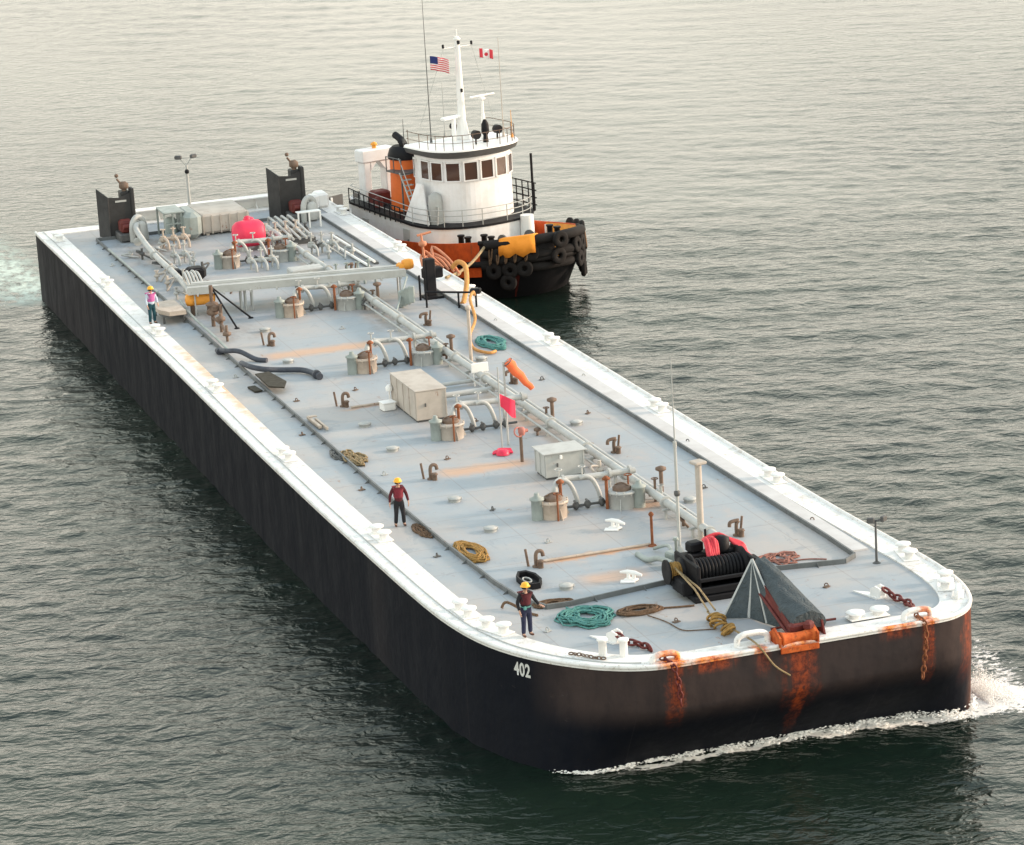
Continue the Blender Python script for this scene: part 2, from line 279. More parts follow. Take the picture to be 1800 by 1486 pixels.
# ------------------------------------------------------------------ water
def build_water():
    xs = np.concatenate([np.arange(-420, -48, 9.0), np.arange(-48, 62, 0.26), np.arange(62, 112, 0.5), np.arange(112, 500, 9.0)])
    ys = np.concatenate([np.arange(-240, -16, 8.0), np.arange(-16, 70, 0.26), np.arange(70, 150, 0.42), np.arange(150, 245, 0.8), np.arange(245, 1200, 14.0)])
    XX, YY = np.meshgrid(xs, ys); ZZ = np.zeros_like(XX)
    main = R(252)
    for i in range(70):
        lam = rng.uniform(0.85, 2.2) if i < 54 else rng.uniform(2.2, 6.0)
        d = main + rng.normal(0, 0.85 if i < 54 else 0.5); k = 2 * math.pi / lam
        amp = 0.0025 * lam ** 0.8 * rng.uniform(0.5, 1.4)
        ph = k * (math.cos(d) * XX + math.sin(d) * YY) + rng.uniform(0, 6.28)
        ZZ += amp * (np.sin(ph) + 0.25 * np.cos(2 * ph))
    fade = np.clip((XX + 60) / 12, 0, 1) * np.clip((125 - XX) / 20, 0, 1) * np.clip((YY + 25) / 9, 0, 1) * np.clip((330 - YY) / 90, 0, 1)
    gust = 0.78 + 0.36 * np.sin(XX * 0.045 + 1.3 * np.sin(YY * 0.031)) * np.sin(YY * 0.038 + 0.9 * np.sin(XX * 0.05))
    calm = 1 - 0.65 * np.clip((YY - 84) / 12, 0, 1) * np.exp(-((XX - 8 + 0.10 * (YY - 84)) / 20.0) ** 2)
    calm *= 1 - 0.40 * np.clip((YY - 95) / 70, 0, 1)
    ZZ *= fade * gust * calm * 1.08
    nx_, ny_ = len(xs), len(ys); n = nx_ * ny_
    co = np.stack([XX, YY, ZZ + WZ], -1).reshape(-1).astype(np.float32)
    i = np.arange(ny_ - 1)[:, None] * nx_ + np.arange(nx_ - 1)[None, :]; q = np.stack([i, i + 1, i + nx_ + 1, i + nx_], -1).reshape(-1).astype(np.int32)
    me = bpy.data.meshes.new('water'); me.vertices.add(n); me.vertices.foreach_set('co', co); nf = len(q) // 4
    me.loops.add(nf * 4); me.loops.foreach_set('vertex_index', q); me.polygons.add(nf); me.polygons.foreach_set('loop_start', np.arange(0, nf * 4, 4, dtype=np.int32))
    me.polygons.foreach_set('use_smooth', np.ones(nf, dtype=bool)); me.update(calc_edges=True)
    g = G('water'); mp = g.t.nodes.new('ShaderNodeMapping'); mp.inputs['Rotation'].default_value = (0, 0, R(18)); g.t.links.new(g.P, mp.inputs[0]); keep = g.P; g.P = mp.outputs[0]
    n1 = g.noise(1.35, 3, 0.5, (0.75, 1.15, 1), 0.7); n2 = g.noise(3.8, 2, 0.5, (0.8, 1.15, 1), 0.3); cx_ = g.math('DIVIDE', g.math('SUBTRACT', g.math('ADD', g.xyz()[0], g.math('MULTIPLY', g.xyz()[1], 0.10)), 16), 26.0); cal = g.math('SUBTRACT', 1.0, g.math('MULTIPLY', g.ramp(g.math('ABSOLUTE', cx_), 0.3, 1.1, 0.6, 0.0), g.ramp(g.xyz()[1], 82, 98))); h = g.math('MULTIPLY', cal, g.math('ADD', g.math('MULTIPLY', n1, 1.0), g.math('MULTIPLY', n2, 0.28))); h = g.math('MULTIPLY', h, g.ramp(g.xyz()[1], 60, 190, 1.0, 0.55)); g.P = keep
    X, Y, Z = g.xyz()
    big = g.noise(0.035, 3, 0.5)
    c = g.mix(g.ramp(big, 0.35, 0.65), (0.0045, 0.0105, 0.0082), (0.009, 0.018, 0.012))
    # churned pale wake at the stern's left quarter
    d = g.math('ABSOLUTE', g.math('SUBTRACT', X, -0.4)); wk = g.math('MULTIPLY', g.ramp(d, 0.7, 2.6, 1, 0), g.math('MULTIPLY', g.ramp(Y, 80, 83), g.ramp(Y, 92, 108, 1, 0)))
    fo = g.math('MULTIPLY', wk, g.ramp(g.noise(1.4, 8, 0.72, (1, 0.6, 1)), 0.36, 0.60))
    c = g.mix(fo, c, (0.55, 0.62, 0.55))
    # foam streaks along the bow and off its right corner
    yl = g.ramp(X, 9.0, 16.5, 0.30, 1.15); db = g.math('ABSOLUTE', g.math('SUBTRACT', g.math('ADD', Y, g.math('MULTIPLY', g.math('SUBTRACT', g.noise(0.9, 4, 0.6), 0.5), 1.2)), 1.45))
    bwm = g.math('MULTIPLY', g.ramp(g.math('DIVIDE', db, yl), 0.4, 1.0, 1, 0), g.math('MULTIPLY', g.ramp(X, 2.6, 5.5), g.ramp(X, 17.0, 18.6, 1, 0)))
    ex = g.math('SUBTRACT', X, 17.5); ey = g.math('SUBTRACT', Y, 2.2); rad = g.math('SQRT', g.math('ADD', g.math('MULTIPLY', ex, ex), g.math('MULTIPLY', g.math('MULTIPLY', ey, ey), 0.4))); bwm = g.math('MAXIMUM', bwm, g.ramp(rad, 0.6, 1.9, 1, 0))
    wk2 = g.math('MULTIPLY', g.math('MULTIPLY', g.ramp(g.math('ABSOLUTE', g.math('SUBTRACT', X, g.math('ADD', 18.2, g.math('MULTIPLY', Y, 0.05)))), 0.2, 1.6, 1, 0), 0.62), g.math('MULTIPLY', g.ramp(Y, 2, 4), g.ramp(Y, 6, 16, 1, 0)))
    fm_ = g.noise(5.5, 8, 0.75, (0.6, 1, 1), 0.5); f2 = g.math('MULTIPLY', g.ramp(g.math('ADD', fm_, g.math('MULTIPLY', g.math('MAXIMUM', bwm, wk2), 0.30)), 0.66, 0.76), g.ramp(g.math('MAXIMUM', bwm, wk2), 0.05, 0.4))
    fo = g.math('MAXIMUM', fo, f2); c = g.mix(f2, c, (0.85, 0.82, 0.78))
    g.set(Base_Color=c, Roughness=g.math('ADD', 0.19, g.math('MULTIPLY', fo, 0.5)), IOR=1.333, Specular_IOR_Level=0.5)
    g.bump(h, 1.0, 0.125)
    me.materials.append(g.m); o = bpy.data.objects.new('water', me); COL.objects.link(o); o['kind'] = 'structure'
build_water()

# ------------------------------------------------------------------ barge
BL = 82.2
barge = thing('tank_barge', (8.3, 41, WZ), 'long black tank barge with white edged grey deck and number 402 on its bow', 'barge')
ctrl = [(0, BL), (0, 70), (-0.06, 58), (-0.08, 46), (-0.15, 34), (-0.12, 23), (0.0, 15), (0.08, 11), (0.2, 8.2), (0.42, 6.2), (0.75, 4.7), (1.2, 3.5), (1.85, 2.35), (2.65, 1.35), (3.5, 0.6), (4.5, 0.1), (5.6, -0.03),
        (8, 0), (10, 0), (12.4, 0), (14.2, 0.02), (15.0, 0.2), (15.7, 0.75), (16.2, 1.6), (16.55, 2.8), (16.72, 4.2), (16.76, 6.2), (16.65, 9), (16.5, 14), (16.46, 22), (16.46, 40), (16.42, 60), (16.3, BL)]
OUT = [(p.x, p.y) for p in smooth_path([(x, y, 0) for x, y in ctrl], 5)]
def inset(poly, fn):
    res = []; n = len(poly)
    for i in range(n):
        a = Vector(poly[max(i - 1, 0)]); b = Vector(poly[min(i + 1, n - 1)]); t = (b - a).normalized(); nn = Vector((-t.y, t.x)); res.append((poly[i][0] + nn.x * fn(poly[i]), poly[i][1] + nn.y * fn(poly[i])))
    return res
def gw(p):
    x, y = p
    if x < 6: return 1.22
    if x > 14.5 and y < 8: return 1.0
    return 1.0 if x < 14.5 else 0.95
IN = inset(OUT, gw)
def rake(x, y): t = min(max(min((x - 1.2) / 4.0, (16.9 - x) / 3.2), 0), 1); return t * t * (3 - 2 * t) * max(0, 1 - y / 6)
mb = MB(); rings = []
for z, s in ((0.0, 0), (-0.75, 0.0), (-1.35, 0.0), (-1.55, 0.06), (-1.8, 0.22), (-2.6, 0.95), (-3.7, 1.9), (-5.2, 3.4)):
    rings.append([(x, y + 0.95 * s * rake(x, y), z) for x, y in OUT])
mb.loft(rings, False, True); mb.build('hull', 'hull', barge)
mb = MB(); n = len(OUT); mb.add([(x, y, 0) for x, y in OUT], [tuple(range(n))]); mb.build('deck', 'deck', barge)
# gunwale: raised white strip with a rolled outer edge
def strip(poly_o, poly_i, z0, z1):
    m = MB(); n = len(poly_o); vs = []
    for (a, b) in zip(poly_o, poly_i): vs += [(a[0], a[1], z0), (a[0], a[1], z1), (b[0], b[1], z1), (b[0], b[1], z0)]
    fs = []
    for i in range(n - 1):
        for k in range(3): fs.append((i * 4 + k, i * 4 + k + 1, i * 4 + 4 + k + 1, i * 4 + 4 + k))
    return m.add(vs, fs)
o2 = inset(OUT, lambda p: -0.035)
gun = strip(o2, IN, -0.05, 0.05)
gun.tube([(x, y, 0.05) for x, y in inset(OUT, lambda p: 0.02)], 0.075, 8)
gun.box((8.2, BL - 0.6, 0.03), (14.2, 1.2, 0.06))
gun.build('gunwale', 'gunwale', barge)
mb = MB(); ln = inset(OUT, lambda p: 0.42); mb.tube([(x, y, 0.055) for x, y in ln if x < 4.6], 0.028, 6); mb.build('edge_pipe', 'grey', barge)
mb = MB(); mb.box((9.6, BL - 0.12, 0.36), (8.6, 0.16, 0.72)); mb.box((9.6, BL - 0.45, 0.68), (8.6, 0.6, 0.06))
for i in range(8): mb.slab([(5.7 + i * 1.1, BL - 0.2, 0.06), (5.7 + i * 1.1, BL - 0.7, 0.06), (5.7 + i * 1.1, BL - 0.2, 0.65)], 0.05)
mb.build('stern_bulwark', 'white', barge)
# containment coaming
mb = MB(); cp = [(2.55, 78), (2.58, 60), (2.6, 40), (2.6, 24), (2.72, 16), (2.9, 10.5), (3.15, 8.2), (3.6, 7.15), (4.4, 7.1), (8.1, 7.75), (10.4, 7.6), (14.2, 6.95), (14.75, 7.4), (14.8, 10), (14.72, 22), (14.65, 40), (14.7, 60), (14.7, 78), (2.55, 78)]
for a, b in zip(cp[:-1], cp[1:]):
    a, b = Vector((*a, 0)), Vector((*b, 0)); t = (b - a).normalized(); nn = Vector((-t.y, t.x, 0)) * 0.035; hz = 0.17
    mb.add([a - nn, b - nn, b + nn, a + nn] + [p + Vector((0, 0, hz)) for p in (a - nn, b - nn, b + nn, a + nn)], [(0, 1, 5, 4), (1, 2, 6, 5), (2, 3, 7, 6), (3, 0, 4, 7), (4, 5, 6, 7)])
    L = (b - a).length; k = int(L / 1.6)
    for i in range(k):
        q = a + (b - a) * (i + 0.5) / k; o_ = Vector((-t.y, t.x, 0)); mb.slab([q - nn, q - nn - o_ * -0.0 - o_ * 0.18, q - nn + Vector((0, 0, 0.14))], 0.02)
mb.build('coaming', paint('coaming_paint', (0.14, 0.15, 0.155), 0.6, 0.25, 1.5, 0.15), barge)
mb = MB(); mb.box((15.15, 43, 0.03), (0.72, 70, 0.06)); mb.build('side_walkway', paint('pale_walkway_paint', (0.56, 0.545, 0.54), 0.6, 0.15, 0.8), barge)
# number on the port bow, wrapped on the hull
def hull_text(txt, s0, z0, size):
    cu = bpy.data.curves.new('n', 'FONT'); cu.body = txt; cu.size = size; cu.offset = 0.018; cu.extrude = 0.0; cu.space_character = 1.08
    to = bpy.data.objects.new('n', cu); COL.objects.link(to); bpy.context.view_layer.update()
    me = bpy.data.meshes.new_from_object(to.evaluated_get(bpy.context.evaluated_depsgraph_get())); bpy.data.objects.remove(to)
    L = [0.0]
    for a, b in zip(OUT[:-1], OUT[1:]): L.append(L[-1] + math.dist(a, b))
    for v in me.vertices:
        s = s0 + v.co.x * 0.74 - 0.2; i = max(j for j in range(len(L) - 1) if L[j] <= s); t = (s - L[i]) / (L[i + 1] - L[i]); a, b = Vector(OUT[i]), Vector(OUT[i + 1]); q = a.lerp(b, t); d = (b - a).normalized()
        v.co = Vector((q.x + d.y * 0.012, q.y - d.x * 0.012, z0 + v.co.y))
    inv = wm(barge).inverted(); me.transform(inv); me.materials.append(M['mark']); o = bpy.data.objects.new('hull_number', me); COL.objects.link(o); o.parent = barge
L = [0.0]
for a, b in zip(OUT[:-1], OUT[1:]): L.append(L[-1] + math.dist(a, b))
s0 = L[min(range(len(OUT)), key=lambda i: math.dist(OUT[i], (1.25, 3.35)))]
hull_text('402', s0, -0.66, 0.60)

# bitts: low mushroom posts on a base, on the gunwale
def bitt(x, y, rz, h=0.22, r=0.17, mat='white', cap=1.55):
    m = MB(); c, s_ = math.cos(rz), math.sin(rz)
    m.box((x, y, 0.075), (1.35, 0.55, 0.04), rz, 0.01)
    for d in (-0.42, 0.42): m.lathe((x + c * d, y + s_ * d, 0.09), [(r, 0), (r, h), (r * cap, h + 0.02), (r * cap, h + 0.07), (r * 0.8, h + 0.1)], 16)
    m.build('bitt', mat, barge)
for (x, y) in [(0.72, 79.4), (0.78, 66.3), (0.75, 54.2), (0.68, 42.2), (0.62, 29.8), (0.95, 17.6), (1.02, 7.9)]: bitt(x, y, R(93))
bitt(1.38, 5.75, R(112))
for (x, y) in [(16.0, 77.5), (15.95, 66.2), (16.02, 54.0), (16.0, 42.5), (15.98, 29.2), (16.0, 17.4)]: bitt(x, y, R(90))
bitt(16.3, 6.6, R(80)); bitt(16.05, 3.1, R(65)); bitt(12.45, 1.35, R(0), 0.12, 0.2)
def post(x, y, h=0.5, r=0.13):
    m = MB(); m.lathe((x, y, 0.04), [(r, 0), (r, h), (r * 1.35, h + 0.02), (r * 1.35, h + 0.08), (r, h + 0.1)], 16); m.build('bitt', 'white', barge)
post(3.62, 1.78); post(4.2, 1.45)
# fairleads (closed chocks) along the bow
def chock(x, y, rz, wd=1.0, h=0.42, mat='gunwale'):
    m = MB(); c, s_ = math.cos(rz), math.sin(rz); f = lambda d, z: (x + c * d, y + s_ * d, z)
    m.tube(smooth_path([f(-wd / 2, 0.02), f(-wd / 2, h * 0.7), f(-wd * 0.3, h), f(0, h * 1.04), f(wd * 0.3, h), f(wd / 2, h * 0.7), f(wd / 2, 0.02)], 4), 0.10, 10)
    m.box((x, y, 0.07), (wd * 1.1, 0.4, 0.06), rz, 0.02); m.build('fairlead', mat, barge)
chock(8.15, 0.55, 0); chock(5.15, 0.35, 0, 0.8, 0.3); chock(13.75, 0.42, 0, 0.9, 0.34); chock(15.95, 2.0, R(60), 0.8, 0.28)
# towing pads: white wedge plate and bracket
def towpad(x, y, rz):
    m = MB(); c, s_ = math.cos(rz), math.sin(rz); f = lambda a, b: (x + c * a - s_ * b, y + s_ * a + c * b)
    m.prism([f(-0.75, 0), f(0.35, -0.3), f(0.55, 0), f(0.35, 0.3)], 0.0, 0.05)
    for d in (-0.14, 0.14):
        p = [f(0.05, d), f(0.45, d)]; m.slab([(*p[0], 0.05), (*p[1], 0.05), (*p[1], 0.32), ((p[0][0] + p[1][0]) / 2, (p[0][1] + p[1][1]) / 2, 0.40), (*p[0], 0.3)], 0.05)
    q = [f(0.28, -0.17), f(0.28, 0.17)]; m.cyl((*q[0], 0.24), (*q[1], 0.24), 0.05); m.build('towing_pad', 'white', barge)
towpad(4.35, 3.25, R(-55)); towpad(13.55, 3.4, R(-58))
# cleats
def cleat(x, y, rz, mat='white'):
    m = MB(); c, s_ = math.cos(rz), math.sin(rz); m.box((x, y, 0.04), (0.45, 0.28, 0.07), rz, 0.02)
    for d in (-0.11, 0.11): m.cyl((x + c * d, y + s_ * d, 0.05), (x + c * d, y + s_ * d, 0.26), 0.06)
    m.tube([(x - c * 0.42, y - s_ * 0.42, 0.24), (x - c * 0.15, y - s_ * 0.15, 0.29), (x + c * 0.15, y + s_ * 0.15, 0.29), (x + c * 0.42, y + s_ * 0.42, 0.24)], [0.045, 0.075, 0.075, 0.045]); m.box((x + 0.22 * s_, y - 0.22 * c, 0.03), (0.5, 0.3, 0.05), rz + 0.5, 0.01)
    m.build('cleat', mat, barge)
cleat(8.75, 14.6, R(-58)); cleat(7.15, 8.7, R(-52))

# hatches on the trunk bays: drum with bolted lid, smaller valve drum
def hatch(parent):
    p = thing('x', (0, 0, 0), '', ''); 
    for k in ('label', 'category'): del p[k]
    p.name = 'tank_hatch'; bpy.data.objects.remove(p)
    m = MB(); m.lathe((0, 0, 0), [(0.50, 0), (0.50, 0.55), (0.56, 0.56), (0.56, 0.62), (0.5, 0.64)], 24)
    for k in range(12): a = k * math.pi / 6; m.cyl((0.53 * math.cos(a), 0.53 * math.sin(a), 0.5), (0.53 * math.cos(a), 0.53 * math.sin(a), 0.68), 0.025, n=6)
    for k in range(4): a = k * math.pi / 2 + 0.3; m.slab([(0.5 * math.cos(a), 0.5 * math.sin(a), 0), (0.66 * math.cos(a), 0.66 * math.sin(a), 0), (0.5 * math.cos(a), 0.5 * math.sin(a), 0.4)], 0.03)
    h = m.build('tank_hatch', 'peach', None); h.parent = parent  # peach puts the warm sunlit side into the drum colour
    m = MB(); m.lathe((0, 0, 0.64), [(0.34, 0), (0.34, 0.10), (0.30, 0.14), (0.12, 0.18)], 20); m.tube(arc((-0.28, 0, 0.78), (0, 0, 1.0), (0.28, 0, 0.78)), 0.03, 6); m.build('lid', 'brown', h, True)
    m = MB(); m.lathe((-0.62, -0.1, 0), [(0.22, 0), (0.22, 0.72), (0.27, 0.74), (0.27, 0.8), (0.12, 0.86), (0.08, 1.0)], 14); m.build('valve_drum', 'green', h, True)  # green tone of the small drum carries the hatch's shaded left side
    m = MB(); m.cyl((0.0, -0.62, 0), (0.0, -0.62, 1.0), 0.035); m.torus((0.0, -0.62, 1.02), 0.13, 0.022, 14, 6); m.build('sounding_pipe', 'rust', h, True); m = MB(); m.cyl((0.42, 0.42, 0), (0.42, 0.42, 1.15), 0.06); m.lathe((0.42, 0.42, 1.1), [(0.14, 0), (0.16, 0.05), (0.05, 0.14)], 12); m.build('sounding_pipe', 'rust', h, True)
    return h
h0 = hatch(barge); inv = wm(barge).inverted()
first = True
BAYS = [17.1, 29.5, 42.0, 54.5, 67.2]
for Y0 in BAYS:
    for X0 in (7.3, 9.95):
        if Y0 == 29.5 and X0 > 8: continue
        if first: h = h0; first = False
        else: h = copy_tree(h0, barge)
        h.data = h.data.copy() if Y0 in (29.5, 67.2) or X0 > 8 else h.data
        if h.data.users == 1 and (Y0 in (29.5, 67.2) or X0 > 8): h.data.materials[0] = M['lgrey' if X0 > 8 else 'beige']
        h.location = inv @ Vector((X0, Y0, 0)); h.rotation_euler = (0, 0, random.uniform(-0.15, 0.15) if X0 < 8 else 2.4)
m_peach = M['peach']
for h in [c for c in barge.children if c.name.startswith('tank_hatch')]:
    pass
# crossover lines with J legs
for Y0 in BAYS:
    m = MB(); yy = Y0 + 1.15
    m.tube(smooth_path([(7.5, Y0 + 0.35, 0.62), (7.6, Y0 + 0.5, 0.98), (8.1, yy, 1.0), (9.2, yy, 0.95), (10.9, yy, 0.95)], 4), 0.115, 10)
    for k, xx in enumerate((8.05, 8.95)):
        m.tube(smooth_path([(xx - 0.25, yy - 0.12, 0.98), (xx, yy - 0.15, 1.02), (xx + 0.25, yy - 0.2, 0.85), (xx + 0.42, yy - 0.3, 0.4), (xx + 0.48, yy - 0.35, 0.0)], 4), 0.085, 8)
        m.lathe((xx + 0.48, yy - 0.35, 0), [(0.19, 0), (0.19, 0.06)], 12); m.cyl((xx - 0.1, yy, 1.0), (xx - 0.1, yy, 1.38), 0.03)
        m.torus((xx - 0.1, yy, 1.38), 0.13, 0.02, 14, 6)
    for xx in (8.1, 9.9, 10.7): m.lathe((xx, yy, 0.97), [(0.19, -0.05), (0.19, 0.05)], 14, 'X')
    m.cyl((9.9, yy, 0), (9.9, yy, 0.9), 0.05); m.build('crossover_pipe', 'lgrey', barge)
    m = MB()
    for xx in (8.3, 8.75, 9.3, 9.7): m.lathe((xx, yy - 0.75, 0.12), [(0.06, -0.1), (0.13, 0), (0.13, 0.1), (0.05, 0.2)], 10); m.cyl((xx, yy - 0.9, 0.3), (xx, yy - 0.6, 0.3), 0.045)
    m.tube([(7.8, yy - 0.72, 0.14), (10.2, yy - 0.72, 0.14)], 0.05, 8); m.build('valve_row', 'dgrey', barge)
# main cargo line
m = MB(); m.tube([(10.95, 10.3, 0.5), (10.92, 30, 0.5), (10.9, 60, 0.5), (10.9, 74, 0.5)], 0.15, 12)
m.tube([(11.3, 13, 0.42), (11.3, 58, 0.42)], 0.075, 8); m.tube([(10.62, 20, 0.28), (10.62, 70, 0.28)], 0.05, 8)
y = 11.0
while y < 73: m.lathe((10.92, y, 0.5), [(0.23, -0.04), (0.23, 0.04)], 14, 'Y'); y += 4.2
m.tube(smooth_path([(10.95, 10.3, 0.5), (10.95, 9.9, 0.5), (10.95, 9.75, 0.3), (10.95, 9.75, 0)], 3), 0.15, 12); m.build('cargo_pipeline', 'lgrey', barge)
y = 12.2
while y < 73:
    m = MB(); m.box((10.75, y, 0.19), (0.09, 0.09, 0.38)); m.box((11.3, y, 0.19), (0.09, 0.09, 0.38)); m.box((11.02, y, 0.335), (0.8, 0.11, 0.05)); m.build('pipe_support', 'grey', barge); y += 2.6
# second, shorter line on the left aft side
m = MB(); m.tube(smooth_path([(4.6, 76.8, 0.2), (4.55, 76.6, 0.9), (4.3, 75.5, 0.75), (4.05, 70, 0.5), (3.95, 65, 0.5), (3.7, 61, 0.55), (3.3, 57.5, 0.6)], 5), 0.15, 12); m.tube([(4.5, 74, 0.3), (4.5, 62, 0.3)], 0.07, 8)
for y in (62, 66, 70, 74): m.lathe((4.0, y, 0.5), [(0.22, -0.04), (0.22, 0.04)], 14, 'Y')
m.build('side_pipeline', 'lgrey', barge)
m = MB(); m.tube(smooth_path([(3.0, 59.5, 0.32), (2.75, 56, 0.32), (2.72, 51, 0.3), (2.66, 48, 0.3)], 5), 0.06, 8); m.tube([(2.42, 74, 0.3), (2.45, 62, 0.3)], 0.05, 8); m.build('fire_line', 'green', barge)
# goosenecks
def gooseneck(x, y, flip=1):
    m = MB(); m.tube(smooth_path([(x, y, 0), (x, y, 0.42), (x + 0.08, y, 0.55), (x + 0.22 * flip, y, 0.52), (x + 0.26 * flip, y, 0.36)], 4), 0.07, 8); m.lathe((x, y, 0), [(0.14, 0), (0.14, 0.05)], 12)
    m.cyl((x - 0.22 * flip, y + 0.2, 0), (x - 0.3 * flip, y + 0.2, 0.62), 0.045); m.lathe((x + 0.1, y - 0.18, 0), [(0.1, 0), (0.1, 0.2), (0.14, 0.22), (0.1, 0.28)], 12); m.build('vent_gooseneck', 'brown', barge)
for Y0 in BAYS: gooseneck(4.8, Y0 - 5.4); gooseneck(12.2, Y0 - 5.4, -1)
for (x, y) in [(4.7, 33.0), (4.65, 28.8), (4.7, 20.8), (4.7, 16.5), (4.9, 8.9), (12.3, 28.8), (12.3, 16.4), (4.7, 45.4), (5.3, 52), (12.3, 41.2)]:
    m = MB(); m.lathe((x, y, 0), [(0.22, 0), (0.22, 0.10), (0.25, 0.11), (0.25, 0.15), (0.1, 0.17)], 16); m.box((x + 0.2, y, 0.1), (0.18, 0.12, 0.12), 0, 0.02); m.build('cleaning_hatch', 'grey', barge)
# rusty standpipes beside the main line
for (x, y, hh) in [(11.45, 17.0, 1.15), (11.5, 29.3, 0.95), (11.2, 41.9, 1.0), (11.5, 54.6, 0.9)]:
    m = MB(); m.cyl((x, y, 0), (x, y, hh), 0.075); m.lathe((x, y, hh), [(0.09, -0.02), (0.2, 0.04), (0.2, 0.12), (0.06, 0.18)], 14); m.cyl((x - 0.22, y + 0.1, 0), (x - 0.22, y + 0.1, hh * 0.75), 0.05); m.torus((x - 0.22, y + 0.1, hh * 0.75), 0.12, 0.02, 12, 6)
    m.tube([(x, y, 0.3), (x - 0.5, y, 0.3)], 0.06, 8); m.build('standpipe', 'brown', barge)
for (x, y) in [(2.1, 14.5), (2.05, 24), (2.1, 33), (2.0, 44), (2.1, 62), (2.0, 71), (15.2, 12), (15.2, 24), (15.2, 36), (15.2, 48), (6.1, 14.2), (6.2, 26.5), (6.0, 39), (8.9, 31.4), (13.4, 17.8), (13.3, 30.2), (13.5, 36.5), (3.4, 25.6), (3.3, 38.5), (8.6, 50.5), (5.6, 19.0), (12.6, 4.9), (6.9, 3.9), (2.9, 5.0)]:
    m = MB(); m.box((x, y, 0.02), (0.26, 0.16, 0.03), random.random(), 0.008); m.torus((x, y, 0.07), 0.07, 0.02, 12, 6, (1, random.random(), 0)); m.build('pad_eye', random.choice(['grey', 'brown', 'dgrey']), barge)
rq = random.Random(21)
for i in range(34):
    if i < 16: x, y = rq.uniform(3.2, 6.4), rq.uniform(60, 77)
    elif i < 26: x, y = rq.uniform(9.6, 13.6), rq.uniform(58.5, 77)
    else: x, y = rq.uniform(10.2, 11.8), rq.uniform(12, 56)
    hh = rq.uniform(0.25, 0.8); m = MB(); m.cyl((x, y, 0), (x, y, hh), rq.uniform(0.04, 0.08), n=8); m.lathe((x, y, hh * 0.4), [(0.07, 0), (0.15, 0.03), (0.15, 0.1), (0.08, 0.15)], 10); m.tube(smooth_path([(x, y, hh * 0.7), (x + rq.uniform(-0.5, 0.5), y + rq.uniform(-0.2, 0.2), hh * 0.75), (x + rq.uniform(-0.8, 0.8), y - 0.3, 0.02)], 4), 0.05, 6)
    if rq.random() < 0.5: m.torus((x, y, hh + 0.02), 0.11, 0.018, 12, 5)
    m.build('deck_valve', rq.choice(['grey', 'lgrey', 'brown', 'beige', 'dgrey']), barge)
# transverse ribs on the deck
for (y, x0, x1) in [(12.05, 5.2, 9.1), (36.1, 5.0, 6.6)]:
    m = MB(); m.tube([(x0, y, 0.06), (x1, y + 0.05, 0.06)], 0.05, 8); m.build('deck_rib', 'peach', barge)
m = MB(); m.tube([(8.6, 35.0, 0.3), (10.9, 35.0, 0.3)], 0.12, 10); m.tube([(8.0, 37.2, 0.2), (10.9, 37.2, 0.2)], 0.09, 8); m.build('branch_pipe', 'lgrey', barge)
# raised walkway across the trunk
m = MB(); ang = math.atan2(-1.9, 10.2)
def wk(t, off): return (2.9 + (13.1 - 2.9) * t - math.sin(ang) * off, 57.0 - 1.9 * t + math.cos(ang) * off)
def wbar(t0, t1, off, wdt, z0, z1):
    a = wk(t0, off - wdt / 2); b = wk(t1, off - wdt / 2); c = wk(t1, off + wdt / 2); d = wk(t0, off + wdt / 2); m.prism([a, b, c, d], z0, z1)
wbar(0, 1, 0.35, 0.75, 1.28, 1.33); wbar(0, 1, -0.02, 0.08, 1.05, 1.4); wbar(0, 1, 0.74, 0.08, 1.1, 1.4); wbar(0.02, 1, 1.35, 0.34, 1.12, 1.35); wbar(0.1, 1, 1.75, 0.14, 1.1, 1.25); wbar(0.03, 0.98, 2.15, 0.5, 1.05, 1.12); wbar(0.03, 0.98, 1.05, 0.22, 1.15, 1.2)
for t in (0.04, 0.16, 0.28, 0.4, 0.52, 0.64, 0.76, 0.88, 0.97): wbar(t, t + 0.008, 0.7, 1.9, 1.0, 1.1)
m.build('cross_walkway', 'lgrey', barge)
for t in (0.03, 0.24, 0.26, 0.29, 0.5, 0.74, 0.97):
    m = MB(); a = wk(t, 0.1); m.cyl((a[0], a[1], 0), (a[0], a[1], 1.05), 0.04, n=8); a = wk(t, 1.4); m.cyl((a[0], a[1], 0), (a[0], a[1], 1.1), 0.045, n=8); m.build('walkway_leg', 'grey', barge)
# trays / slotted plates on the right aft wing
for (x0, y0, x1, y1) in [(13.95, 71.5, 14.05, 63.5), (13.35, 70.0, 13.5, 62.6)]:
    m = MB(); m.box(((x0 + x1) / 2, (y0 + y1) / 2, 0.06), (0.16, y0 - y1, 0.12)); m.build('cable_tray', 'dgrey', barge)
    m = MB(); m.tube([(x0 - 0.18, y0, 0.16), (x1 - 0.18, y1, 0.16)], 0.07, 8); m.build('branch_pipe', 'white', barge)

